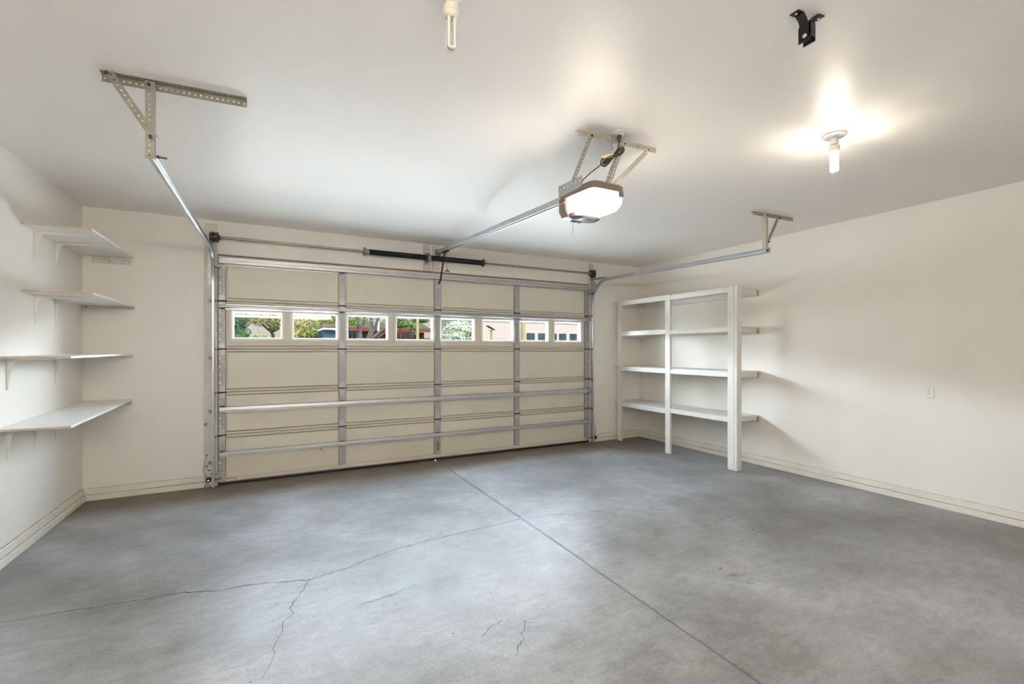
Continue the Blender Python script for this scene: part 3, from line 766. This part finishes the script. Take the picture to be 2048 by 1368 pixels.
# opener hanger
oh = thing('opener_hanger', 'zinc punched angle and straps holding the opener to the ceiling', 'hanger', (3.59, -3.42, H))
m = MB(); angle_iron(m, (3.285, -3.412, H-.001), (3.910, -3.440, H-.001), (0, 0, -.034), (0, .034, 0)); m.build('ceiling_angle', 'angle_light', oh)
m = MB(); m.punched((3.372, -3.414, H-.012), (3.358, -3.215, 2.535), (.028, 0, 0)); m.build('strap', 'angle_light', oh)
m = MB(); angle_iron(m, (3.636, -3.414, H-.012), (3.636, -3.235, 2.525), (.028, 0, 0), (0, .026, .015)); m.build('strap', 'angle_light', oh)
m = MB(); m.punched((3.832, -3.424, H-.020), (3.632, -3.245, 2.530), Vector((.024, .008, -.020))); m.build('strap', 'angle_light', oh)
for p in ((3.386, -3.420, H-.022), (3.648, -3.422, H-.022), (3.845, -3.430, H-.024)):
    m = MB(); bolt(m, p, 'y', .008); m.build('bolt', 'drum', oh)

# ceiling outlet, cord, tag, release cord
co = thing('ceiling_outlet', 'white ceiling outlet cover above the opener', 'outlet', (3.550, -3.487, H))
m = MB(); m.box(3.505, 3.605, -3.535, -3.460, H-.008, H-.0005, bev=.003); m.lathe((3.550, -3.487, H-.008), [(.030, 0), (.030, -.004), (.026, -.006)], 20, 'z'); m.build('cover_plate', 'porcelain', co, smooth=True)
pc = thing('power_cord', 'brown opener power cord gathered into a bundle of loops', 'cord', (3.54, -3.45, 2.68))
m = MB(); m.lathe((3.550, -3.487, H-.014), [(.014, 0), (.016, -.012), (.012, -.030), (.006, -.045)], 14, 'z'); m.build('plug', 'cord', pc, smooth=True)
m = MB()
loops = [(3.550, -3.487, 2.755), (3.555, -3.47, 2.72), (3.545, -3.45, 2.695), (3.53, -3.44, 2.680)]
m.tube(loops, .0042, 6)
random.seed(3)
dirv = Vector((.086, 0, .062)); c0 = Vector((3.535, -3.44, 2.675))
for k in range(5):
    off = Vector((0, (k-2)*.007, 0)); wv = Vector((-.35, 0, .8)).normalized()*(.006+.0035*(k % 3)); L = 1+.12*(k % 3)
    pts = []
    for q in range(25):
        t = 2*PI*q/24; sgn = math.cos(t)
        pts.append(c0+off+dirv*L*sgn*(.9 if sgn > 0 else .85)+wv*math.sin(2*t)*1.6*(1 if k % 2 else -1)+wv*math.sin(t)*.6)
    m.tube(pts, .0038, 6)
m.tube([c0, (3.47, -3.42, 2.625), (3.43, -3.36, 2.585), (3.400, -3.305, 2.545), (3.398, -3.29, 2.515)], .0036, 6)
m.build('cable', 'cord', pc, smooth=True)
yt = MB(); yt.poly([(3.535, -3.452, 2.690), (3.490, -3.452, 2.678), (3.430, -3.452, 2.650), (3.452, -3.452, 2.644), (3.500, -3.452, 2.655), (3.532, -3.452, 2.672)], (0, .001, 0))
tag(yt.build('paper_tag', 'yellow', origin=(3.49, -3.452, 2.66)), 'small yellow paper tag tucked in the coiled opener cord', 'tag')
m = MB(); m.tube([(3.514, -3.46, H-.002), (3.512, -3.462, 2.765), (3.514, -3.458, 2.73), (3.524, -3.452, 2.70)], .0016, 5)
for k in range(7): m.lathe((3.512+.002*(k % 2), -3.461, 2.79-.013*k), [(.0035, -.004), (.0035, .004)], 6, 'z')
tag(m.build('hanging_chain', 'shaft', origin=(3.514, -3.46, H)), 'thin chain from the ceiling holding up the coiled cord', 'chain')
rc = thing('release_cord', 'emergency release cord with a red handle below the opener rail', 'pull cord', (3.50, -.40, 2.64))
m = MB(); m.tube([(3.500, -.40, 2.645), (3.500, -.40, 2.43)], .0017, 6); m.build('cord', 'red', rc)
m = MB(); m.lathe((3.500, -.40, 2.40), [(.004, .032), (.007, .028), (.008, .014), (.012, .006)], 10, 'z'); m.tube([(3.468, -.40, 2.398), (3.485, -.40, 2.404), (3.515, -.40, 2.404), (3.532, -.40, 2.398)], [.006, .009, .009, .006], 10); m.build('handle', 'red', rc, smooth=True)

# ------------------------------------------------------------------ ceiling lamps
def lamp(x, y, label, on):
    r = thing('ceiling_lamp', label, 'ceiling lamp', (x, y, H), 'bare bulb ceiling lamps')
    m = MB(); m.lathe((x, y, H), [(.066, -.0005), (.066, -.008), (.058, -.014), (.034, -.020), (.022, -.026)], 32, 'z'); m.build('base_plate', 'porcelain', r, smooth=True)
    m = MB(); m.lathe((x, y, H), [(.022, -.024), (.021, -.044), (.025, -.050), (.025, -.056), (.020, -.060)], 24, 'z'); m.build('socket', 'porcelain', r, smooth=True)
    m = MB(); m.lathe((x, y, H), [(.014, -.056), (.019, -.062), (.030, -.072), (.031, -.088), (.029, -.091), (.031, -.094), (.031, -.106), (.028, -.112), (.022, -.118)], 28, 'z'); bb = m.build('bulb_base', 'ballast', r, smooth=True)
    m = MB(); q = .0115; z1 = H-.112; z0 = H-.222
    for s in (-1, 1):
        P = [(x-q, y+q*s, z1), (x-q, y+q*s, z0)]
        for k in range(1, 8):
            t = PI*k/8; P.append((x-q*math.cos(t), y+q*s, z0-q*.6*math.sin(t)))
        P += [(x+q, y+q*s, z0), (x+q, y+q*s, z1)]
        m.tube(P, .0068, 10)
    m.build('fluorescent_tube', 'cfl_on' if on else 'tube', r, smooth=True)
lamp(4.776, -4.105, 'lit bare fluorescent bulb on a white porcelain ceiling holder', True)
lamp(2.209, -4.090, 'unlit bare fluorescent bulb at the top edge of the photo', False)

# unseen fill lamp added on the rear wall to brighten the room
def fill_lamp(x, label):
    r = thing('fill_lamp', label, 'fill lamp', (x, D, 2.30))
    m = MB(); m.box(x-1.22, x+1.22, D+.001, D+.05, 2.22, 2.38, bev=.01); m.box(x-1.22, x-1.20, D+.05, D+.11, 2.23, 2.37); m.box(x+1.20, x+1.22, D+.05, D+.11, 2.23, 2.37); m.build('fixture_body', 'porcelain', r)
    for z in (2.255, 2.345):
        m = MB(); m.tube([(x-1.20, D+.085, z), (x+1.20, D+.085, z)], .019, 12); m.build('tube', 'fill_tube', r, smooth=True)
fill_lamp(1.75, 'added unseen twin-tube fill lamp high on the rear wall')

# ------------------------------------------------------------------ black ceiling bracket
bk = thing('ceiling_bracket', 'black steel two-footed bracket with clevis bolted to the ceiling', 'bracket', (3.545, -4.63, H))
def strip(m, pts, wv, t):
    pts = [Vector(p) for p in pts]; wv = Vector(wv); vs = []
    for i, p in enumerate(pts):
        d = (pts[min(i+1, len(pts)-1)]-pts[max(i-1, 0)]).normalized(); nn = d.cross(wv.normalized()).normalized()*t
        vs += [p-wv/2, p+wv/2, p+wv/2+nn, p-wv/2+nn]
    fs = [[0, 1, 2, 3], [4*(len(pts)-1)+k for k in (3, 2, 1, 0)]]
    for i in range(len(pts)-1):
        for k in range(4): fs.append([4*i+k, 4*(i+1)+k, 4*(i+1)+(k+1) % 4, 4*i+(k+1) % 4])
    return m.add(vs, fs)
m = MB(); strip(m, [(3.480, -4.618, H-.004), (3.512, -4.622, H-.004), (3.524, -4.626, H-.022), (3.530, -4.628, H-.040), (3.545, -4.632, H-.046), (3.560, -4.636, H-.040), (3.566, -4.638, H-.022), (3.578, -4.642, H-.004), (3.612, -4.648, H-.004)], (0, .034, 0), .004)
m.build('foot_strap', 'black', bk)
for x in (3.527, 3.560):
    m = MB(); m.poly([(x, -4.655, H-.040), (x, -4.612, H-.040), (x, -4.608, H-.050), (x, -4.608, H-.113), (x, -4.655, H-.113)], (.0035, 0, 0)); m.build('clevis_plate', 'black', bk)
m = MB(); m.box(3.527, 3.5635, -4.655, -4.650, H-.100, H-.045); m.build('clevis_web', 'black', bk)
for p, a, n in (((3.524, -4.636, H-.094), 'x', 'bolt'), ((3.492, -4.620, H-.004), 'z', 'screw'), ((3.600, -4.646, H-.004), 'z', 'screw')):
    m = MB()
    if a == 'x': m.lathe(p, [(.0085, 0), (.0085, -.004), (.005, -.006)], 12, 'x')
    else: m.lathe(p, [(.005, -.001), (.004, -.004)], 12, 'z')
    m.build(n, 'galv', bk)

# ------------------------------------------------------------------ white wall shelves
def sh_bracket(r, y, z, arm, leg=.21):
    """stamped steel bracket: tapered vertical leg and tapered arm with a rounded inner corner"""
    m = MB()
    out = [(.0, 0), (arm, 0), (arm, -.006)]
    for k in range(9):
        t = k/8; a = (arm*(1-t)); 
    inner = [(.060, -.020), (.042, -.030), (.030, -.048), (.024, -.070), (.008, -leg), (0, -leg)]
    prof = out+inner
    m.poly([(px+.0005, y-.003, z+pz) for px, pz in prof], (0, .006, 0))
    m.box(.0005, .004, y-.012, y+.012, z-.060, z); m.poly([(.0005, y-.012, z-.06), (.0005, y+.012, z-.06), (.0005, y+.005, z-leg-.008), (.0005, y-.005, z-leg-.008)], (.0025, 0, 0))
    m.box(.0005, arm*.98, y-.009, y+.009, z-.0025, z)
    b = m.build('bracket', 'bracket', r)
    m = MB(); m.lathe((.004, y, z-leg+.002), [(.0035, 0), (.003, .002)], 8, 'x'); m.build('screw', 'drum', b)
def wall_shelf(label, zw, ze, depth, y1, ys, arm, cleat=None):
    """zw height at the front wall, ze height at the near end (top surface minus thickness = bottom)"""
    t = .016
    r = thing('wall_shelf', label, 'shelf', (0, y1/2, zw), 'white shelves on the side wall')
    def prism(x0, x1, ya, yb, dz0=0, dz1=0):
        za = lambda y: zw+(ze-zw)*(y/y1)
        vs = []
        for (x, y) in ((x0, ya), (x1, ya), (x1, yb), (x0, yb)): vs.append((x, y, za(y)+dz0))
        for (x, y) in ((x0, ya), (x1, ya), (x1, yb), (x0, yb)): vs.append((x, y, za(y)+t+dz1))
        return MB().add(vs, [(3, 2, 1, 0), (4, 5, 6, 7), (0, 1, 5, 4), (1, 2, 6, 5), (2, 3, 7, 6), (3, 0, 4, 7)])
    prism(.001, depth-.002, y1+.0015, -.001).build('board', 'melamine', r)
    prism(depth-.002, depth, y1, -.001, -.0005, .0005).build('edge_strip', 'vinyl', r)
    prism(.001, depth-.0005, y1, y1+.0015, .001, -.001).build('raw_end', 'chip', r)
    for y in ys: sh_bracket(r, y, zw+(ze-zw)*(y/y1), arm)
    if cleat:
        x0, x1, z0, z1 = cleat; m = MB(); m.box(x0, (x0+x1)*.45, -.019, -.0005, z0, z1, bev=.002); m.box((x0+x1)*.45+.002, x1, -.018, -.0005, z0, z1, bev=.002); m.build('cleat', 'jamb', r)
wall_shelf('topmost of the four white shelves, near the ceiling, over a short pale cleat', 2.338, 2.342, .394, -1.195, (-.98, -.60), .30, (.072, .365, 2.275, 2.337))
wall_shelf('second white shelf from the ceiling, with a raw brown near end', 1.860, 1.858, .394, -1.175, (-.98, -.61), .30, (.0, .390, 1.836, 1.859))
wall_shelf('third white shelf from the ceiling, seen nearly edge-on', 1.386, 1.380, .378, -1.545, (-1.38, -.61), .29)
wall_shelf('lowest of the four white shelves, its whole top surface visible', .936, .900, .376, -1.540, (-1.38, -.98, -.61), .29, (.25, .372, .900, .934))

# ------------------------------------------------------------------ wooden shelving unit
su = thing('shelving_unit', 'tall white painted wooden storage shelving in the corner', 'shelving', (6.73, -1.12, 0))
XF = 6.455
MB().box(XF, XF+.038, -.170, -.082, 0, 2.192, bev=.003).build('upright', 'lumber_z', su)
MB().box(XF, XF+.038, -1.168, -1.080, 0, 2.196, bev=.003).build('upright', 'lumber_z', su)
MB().box(XF, XF+.038, -2.155, -2.067, 0, 2.200, bev=.003).build('upright', 'lumber_z', su)
MB().box(XF, XF+.086, -2.194, -2.157, 0, 2.200, bev=.003).build('upright', 'lumber_z', su)
levels = [(2.190, 2.190, .062), (1.712, 1.712, .058), (1.164, 1.168, .058), (.606, .630, .062)]
for i, (za, zb, h) in enumerate(levels):
    m = MB()
    m = MB().box(XF+.004, XF+.040, -1.080, -.170, za-h, za-.004, bev=.003); m.build('front_rail', 'lumber_y', su)
    m = MB().box(XF+.004, XF+.040, -2.067, -1.168, zb-h-.004, zb-.006, bev=.003); m.build('front_rail', 'lumber_y', su)
    MB().box(W-.040, W-.001, -2.100, -.14, za-.078, za-.004, bev=.003).build('wall_cleat', 'lumber_y', su)
    MB().box(W-.0385, W-.003, -2.1025, -2.0995, za-.075, za-.007).build('cut_end', 'endgrain', su)
    MB().box(XF+.086, W-.041, -2.098, -2.062, zb-.072, zb-.006, bev=.003).build('cross_piece', 'lumber_x', su)
    MB().box(XF+.040, W-.041, -.140, -.104, za-.072, za-.006, bev=.003).build('cross_piece', 'lumber_x', su)
    MB().box(XF+.006, W-.002, -1.115, -.004, za-.004, za+.010, bev=.002).build('shelf_board', 'lumber_y', su)
    MB().box(XF+.040, W-.002, -2.105, -1.117, za-.004, za+.010, bev=.002).build('shelf_board', 'lumber_y', su)

# ------------------------------------------------------------------ wall outlets
def outlet(y, z, label):
    r = thing('wall_outlet', label, 'outlet', (W, y, z), 'white duplex wall outlets')
    m = MB(); m.box(W-.006, W-.0005, y-.036, y+.036, z-.058, z+.058, bev=.0025); m.build('cover_plate', 'outlet', r)
    for dz in (.020, -.020):
        m = MB(); n = 20; P = [(W-.006, y+math.cos(2*PI*k/n)*.0165, z+dz+max(-.0125, min(.0125, math.sin(2*PI*k/n)*.0165))) for k in range(n)]
        m.poly(list(reversed(P)), (-.002, 0, 0)); rc_ = m.build('receptacle', 'outlet', r)
        m = MB(); m.box(W-.0086, W-.0079, y-.0080, y-.0055, z+dz-.001, z+dz+.008); m.box(W-.0086, W-.0079, y+.0055, y+.0080, z+dz-.001, z+dz+.008); m.lathe((W-.0079, y, z+dz-.007), [(.0026, 0), (.0026, -.0007)], 10, 'x'); m.build('slots', 'slot', rc_)
    m = MB(); m.lathe((W-.006, y, z), [(.003, 0), (.0026, -.0012)], 10, 'x'); m.build('screw', 'galv', r)
outlet(-3.772, 1.050, 'white duplex outlet on the bare stretch of the side wall')
outlet(-.322, .790, 'white outlet seen edge-on inside the wooden shelving, near the corner')

# ------------------------------------------------------------------ door safety sensors and stray wires
def sensor(x, z, s, label, led):
    r = thing('safety_sensor', label, 'sensor', (x, -.07, z), 'door safety sensors')
    m = MB(); m.box(x-.020, x+.020, -.118, -.062, z-.020, z+.022, bev=.007); m.build('body', 'black', r)
    m = MB(); m.box(x-.012, x+.030*s+.012*(s < 0), -.062, -.029, z-.012, z+.012); m.build('mount', 'galv_dull', r)
    m = MB(); m.lathe((x, -.118, z), [(.004, 0), (.0035, -.002)], 12, 'y'); m.build('indicator', 'led' if led else 'galv', r)
    m = MB(); P = [(x-.01*s, -.075, z+.02), (x-.035*s, -.045, z+.045), (x-.055*s, -.040, z+.10), (x-.038*s, -.036, z+.155), (x-.045*s, -.034, z+.20)]
    m.tube(P, .0022, 6); m.tube([(x-.01*s, -.07, z-.02), (x-.03*s, -.06, z-.05), (x-.01*s, -.05, z-.07), (x+.02*s, -.05, z-.075)], .0022, 6); m.build('wire', 'cord', r)
sensor(1.012, .090, 1, 'small black safety sensor by the track foot, white light, white-shelf side', True)
sensor(6.010, .083, -1, 'small black safety sensor by the track foot, wooden-shelving side', False)

# ------------------------------------------------------------------ outside
random.seed(11)
m = MB(); hp = [(-60, 0)]
for k in range(31): hp.append((-60+5*k, 9.4+1.1*math.sin(k*.7)+.6*math.sin(k*1.9)))
hp.append((90, 0)); m.poly([(x, 48, z) for x, z in hp], (0, 12, 0)); tag(m.build('sky_backdrop', 'backdrop'), None, None, None, 'structure')  # pale backdrop added to block the bright sky behind the trees
gnd = tag(bx(-40, 60, .12, 70, -.25, -.02).build('ground', 'drive'), None, None, None, 'structure')
tag(bx(-40, 60, 9.5, 15.5, -.02, -.01).build('street', 'asphalt'), None, None, None, 'structure')
tag(bx(-40, 60, 15.5, 70, -.02, .35).build('lawn', 'lawn'), None, None, None, 'structure')

def leaves(centres, n, size, mat, root, name='foliage', core=0):
    """n small folded leaf cards spread through ellipsoids (cx, cy, cz, rx, ry, rz)"""
    vs = []; fs = []
    for _ in range(n):
        c = random.choice(centres)
        while True:
            u = Vector((random.uniform(-1, 1), random.uniform(-1, 1), random.uniform(-1, 1)))
            if .2 < u.length < 1: break
        p = Vector((c[0]+u.x*c[3], c[1]+u.y*c[4], c[2]+u.z*c[5]))
        a = Vector((random.gauss(0, 1), random.gauss(0, 1), random.gauss(0, 1))).normalized(); b = a.orthogonal().normalized(); s = size*random.uniform(.6, 1.4)
        k = len(vs); vs += [p-a*s, p+b*s*.45, p+a*s, p-b*s*.45]; fs.append([k, k+1, k+2, k+3])
    o = MB().add(vs, fs).build(name, mat, root)
    if core:
        for c in centres:
            m = MB(); nu, nv = 14, 9; vs = []
            for i in range(nv+1):
                for k in range(nu):
                    th, ph = PI*i/nv, 2*PI*k/nu; q = core*random.uniform(.85, 1.12)
                    vs.append((c[0]+c[3]*q*math.sin(th)*math.cos(ph), c[1]+c[4]*q*math.sin(th)*math.sin(ph), c[2]+c[5]*q*math.cos(th)))
            m.add(vs, [[i*nu+k, i*nu+(k+1) % nu, (i+1)*nu+(k+1) % nu, (i+1)*nu+k] for i in range(nv) for k in range(nu)]); m.build('inner_foliage', mat, root)
    return o
def limb(root, pts, r, name='branch'):
    m = MB(); m.tube(pts, r, 8); return m.build(name, 'bark', root, smooth=True)

t = thing('conifer', 'dense dark green tree filling the corner of the first door window', 'tree', (.35, 12, -.02), 'trees across the street')
leaves([(.3, 12, 1.3, .75, .8, 1.4), (.25, 12, 2.6, .66, .7, 1.2), (-.2, 12.2, 2.4, .7, .7, 1.9)], 5200, .06, 'leaf_dark', t, core=.85); limb(t, [(.2, 12, -.05), (.2, 12, 3.2)], [.12, .03], 'trunk')
t = thing('low_bush', 'dark olive rounded bush under the tree in the first door window', 'shrub', (1.20, 10.3, -.02))
leaves([(1.20, 10.3, 1.05, .48, .42, .92)], 2200, .05, 'leaf_mid', t, core=.85); limb(t, [(1.20, 10.3, -.05), (1.20, 10.3, 1.2)], [.05, .02], 'stem')
t = thing('yellow_tree', 'yellow-green forked tree in the first door window', 'tree', (1.66, 14, -.02), 'trees across the street')
limb(t, [(1.58, 14, -.05), (1.56, 14, 2.0), (1.52, 14, 2.12)], [.10, .06, .05], 'trunk')
limb(t, [(1.52, 14, 2.10), (1.35, 14, 2.25), (1.15, 14, 2.45), (.9, 14, 2.9)], [.05, .04, .03, .02]); limb(t, [(1.52, 14, 2.10), (1.70, 14, 2.35), (1.9, 14, 2.8)], [.05, .04, .02])
leaves([(1.2, 14, 2.7, .55, .6, .40), (1.85, 14, 2.7, .5, .6, .45), (1.6, 14, 2.28, .18, .3, .14)], 2600, .055, 'leaf_olive', t)
t = thing('pale_tree', 'sparse pale-leaved tree spread across the second door window', 'tree', (2.75, 12.5, -.02), 'trees across the street')
limb(t, [(2.5, 12.5, -.05), (2.55, 12.5, 1.4), (2.7, 12.5, 2.0), (3.0, 12.5, 2.6)], [.10, .07, .04, .02], 'trunk'); limb(t, [(4.1, 12.5, 2.42), (3.5, 12.5, 2.55), (2.9, 12.5, 2.85)], [.03, .02, .01])
leaves([(2.6, 12.5, 2.55, .75, .6, .35), (2.55, 12.5, 2.05, .55, .6, .25), (3.5, 12.5, 2.6, .55, .5, .2)], 2600, .05, 'leaf_olive', t)
leaves([(2.9, 12.6, 2.05, .5, .5, .22)], 800, .06, 'leaf_mid', t)
# parked truck
tr = thing('pickup_truck', 'dark blue tall pickup glimpsed low in the second door window', 'truck', (3.05, 9, -.01))
m = MB(); m.box(2.55, 3.95, 6.9, 11.9, .45, 1.15, bev=.08); m.box(2.62, 3.88, 8.3, 10.2, 1.15, 1.42, bev=.06); m.build('body', 'truck', tr)
m = MB(); m.poly([(2.78, 8.2, 1.15), (3.30, 8.2, 1.15), (3.26, 8.5, 2.0), (2.84, 8.5, 2.0)], (0, 1.5, 0)); m.build('cab', 'truck', tr)
MB().poly([(2.86, 8.27, 1.50), (3.22, 8.27, 1.50), (3.20, 8.44, 1.94), (2.88, 8.44, 1.94)], (0, .02, 0)).build('rear_window', 'far_glass', tr)
m = MB(); m.box(2.80, 3.30, 8.22, 8.25, 1.74, 1.76); m.box(2.84, 3.28, 8.3, 9.9, 2.03, 2.05); m.build('roof_rack', 'galv', tr)
for x in (2.6, 3.9):
    for y in (7.8, 11.0): m = MB(); m.lathe((x, y, .38), [(.30, -.11), (.39, -.09), (.39, .09), (.30, .11)], 20, 'x'); m.build('wheel', 'rubber', tr)
# brown house
hb = thing('brown_house', 'low brown house with mossy roof in the middle door windows', 'house', (6.5, 20, .35))
hy = 20.0; hx = 4.0; hx2 = 9.3
m = MB(); m.box(hx, hx2, hy, hy+6, .35, 2.42); m.build('wall', 'house_brown', hb)
MB().box(hx-.4, hx2+.4, hy-.45, hy-.40, 2.42, 2.62).build('fascia', 'fascia', hb)
m = MB(); m.poly([(hx-.4, hy-.4, 2.55), (hx-.4, hy+3, 3.30), (hx-.4, hy+6.4, 2.55)], (hx2-hx+.8, 0, 0)); m.build('roof', 'roof_green', hb)
m = MB(); m.box(5.04, 5.60, hy-.04, hy+.01, 1.2, 2.40); w = m.build('window_frame', 'far_white', hb)
MB().box(5.11, 5.30, hy-.06, hy-.03, 1.28, 2.32).build('pane', 'far_glass', w); MB().box(5.34, 5.53, hy-.06, hy-.03, 1.28, 2.32).build('pane', 'far_glass', w)
m = MB(); m.box(6.55, 6.68, hy-.52, hy+.5, 2.42, 3.2); m.build('chimney_pipe', 'far_white', hb)
# trunks in front of it
t = thing('bare_tree', 'thick forked grey trunk in front of the brown house', 'tree', (4.6, 13, -.02), 'trees across the street')
limb(t, [(4.62, 13, -.05), (4.62, 13, 1.9), (4.60, 13, 2.15), (4.66, 13, 2.35)], [.13, .10, .09, .07], 'trunk'); limb(t, [(4.60, 13, 2.15), (4.52, 13, 2.5), (4.45, 13, 3.0)], [.07, .05, .03]); limb(t, [(4.66, 13, 2.30), (4.78, 13, 2.55), (4.80, 13, 3.1)], [.06, .05, .03])
leaves([(4.3, 13, 2.75, .35, .5, .25), (4.7, 13, 2.9, .4, .5, .3), (4.35, 13, 2.5, .25, .4, .15)], 800, .045, 'leaf_mid', t)
t = thing('leaning_tree', 'leaning many-stemmed grey tree right of the brown house window', 'tree', (5.322, 14.700, -0.020), 'trees across the street')
for P, r in (([(5.214, 14.700, -0.050), (5.214, 14.700, 1.882), (5.376, 14.700, 2.368), (5.333, 14.700, 3.016)], [.13, .09, .07, .03]), ([(5.246, 14.700, 1.882), (5.538, 14.700, 2.422), (5.721, 14.700, 3.016)], [.09, .07, .04]), ([(5.268, 14.700, 1.828), (5.700, 14.700, 2.174), (6.185, 14.700, 2.584)], [.09, .07, .04]), ([(5.268, 14.800, 1.720), (5.754, 14.700, 2.044), (6.239, 14.700, 2.368)], [.06, .05, .03])):
    limb(t, P, r, 'trunk')
leaves([(5.700, 14.700, 2.854, .45, .5, .3), (5.376, 14.700, 2.854, .3, .5, .25)], 380, .04, 'leaf_pale', t)
# lattice fence, post and greenery in the fourth window
lf = thing('picket_fence', 'dark picket fence in front of the brown house, fourth door window', 'fence', (6.55, 14, -.02))
for k in range(11):
    x = 6.28+.068*k*1.05; MB().box(x, x+.035, 14.0, 14.03, -.02, 2.22+.03*(k % 2)).build('picket', 'house_brown', lf)
MB().box(6.26, 7.05, 14.03, 14.06, 2.12, 2.17).build('fence_rail', 'fascia', lf); MB().box(6.26, 7.05, 14.03, 14.06, .5, .57).build('fence_rail', 'fascia', lf)
t = thing('climbing_bush', 'bright green bush above the picket fence', 'shrub', (6.75, 15.5, -.02)); limb(t, [(6.75, 15.4, -.05), (6.8, 15.4, 2.5)], [.06, .02], 'stem')
leaves([(6.85, 15.4, 2.62, .58, .3, .19), (6.6, 15.4, 2.84, .52, .3, .2), (7.75, 15.4, 2.88, .48, .3, .2), (7.42, 15.4, 2.36, .12, .3, .36)], 3000, .05, 'leaf_mid', t, core=.7)
def post(x, y, w, z1, label):
    o = MB().box(x-w/2, x+w/2, y-w/2, y+w/2, -.02, z1, bev=.01).build('wooden_post', 'post_y', origin=(x, y, -.02)); tag(o, label, 'post', 'ochre wooden posts'); return o
post(6.93, 13, .105, 3.1, 'ochre wooden post standing behind the fourth door window')
t = thing('forked_tree', 'ochre-barked forked tree at the edge of the fifth door window', 'tree', (7.8, 13, -.02), 'trees across the street')
m = MB(); m.tube([(7.80, 13, -.05), (7.82, 13, 1.9), (7.76, 13, 2.4), (7.74, 13, 3)], [.10, .08, .06, .03], 8); m.tube([(7.82, 13, 2.0), (7.95, 13, 2.4), (8.0, 13, 2.9)], [.05, .04, .02], 8); m.build('trunk', 'post_y', t)
leaves([(7.75, 13, 2.75, .25, .4, .2)], 260, .04, 'leaf_olive', t)
t = thing('silver_bush', 'pale silver-green bush filling the fifth door window', 'shrub', (9.3, 14, -.02))
leaves([(9.0, 14.2, 1.4, .75, .5, 1.4), (9.3, 14.2, 2.35, .85, .5, .45), (9.1, 14.0, 1.95, .75, .5, .4)], 4200, .06, 'leaf_pale', t, core=.8); leaves([(9.4, 14.1, 2.1, .7, .5, .35)], 900, .045, 'leaf_mid', t, 'inner_foliage'); limb(t, [(9.2, 14.3, -.05), (9.2, 14.3, 2.0)], [.07, .02], 'stem')
lw = thing('low_garden_wall', 'dark low wall under the middle door windows', 'wall', (7.5, 16, .3)); m = MB(); m.box(5.0, 8.9, 16, 16.2, -.02, 1.98); m.build('wall_body', 'fascia', lw)
# pink neighbour
pn = thing('pink_house', 'pale pink stucco house with garage windows in the last door windows', 'house', (17.5, 20, .35))
m = MB(); m.box(12.3, 24, 20, 26, .35, 3.9); m.build('wall', 'stucco', pn); MB().poly([(12.0, 19.5, 3.9), (12.0, 23, 5.0), (12.0, 26.5, 3.9)], (12.3, 0, 0)).build('roof', 'roof_green', pn)
gd = MB().box(15.70, 20.45, 19.93, 19.99, .35, 2.75).build('garage_door', 'stucco', pn)
for a, b in ((16.08, 16.68), (16.95, 17.53), (17.85, 18.39), (18.59, 19.16), (19.45, 20.03)):
    MB().box(a, b, 19.90, 19.94, 2.09, 2.50).build('pane', 'far_glass', gd)
t = thing('bird_feeder', 'ochre post with a small slanted roof in the sixth door window', 'bird feeder', (11.28, 15, -.02))
MB().box(11.235, 11.325, 14.955, 15.045, -.02, 2.40).build('pole', 'post_y', t); m = MB(); m.poly([(11.02, 14.9, 2.62), (11.06, 14.9, 2.64), (11.46, 14.9, 2.43), (11.44, 14.9, 2.41)], (0, .25, 0)); m.build('slanted_roof', 'fascia', t); MB().box(11.10, 11.34, 14.92, 15.06, 2.40, 2.43).build('tray', 'post_y', t)
MB().box(11.3, 12.0, 14.97, 15.03, 1.97, 2.00).build('perch', 'post_y', t)
post(13.10, 15, .17, 3.2, 'ochre wooden post standing behind the seventh door window')
post(16.62, 15, .10, 3.2, 'slim ochre post standing behind the last door window')
t = thing('far_tree', 'leafy tree behind the conifer, seen through the first door windows', 'tree', (2.2, 17, .35), 'trees across the street')
leaves([(1.6, 17, 3.0, 1.2, .6, .5), (3.3, 17, 3.1, .9, .6, .45)], 700, .06, 'leaf_pale', t); limb(t, [(2.2, 17, .3), (2.2, 17, 3.0)], [.10, .03], 'trunk')
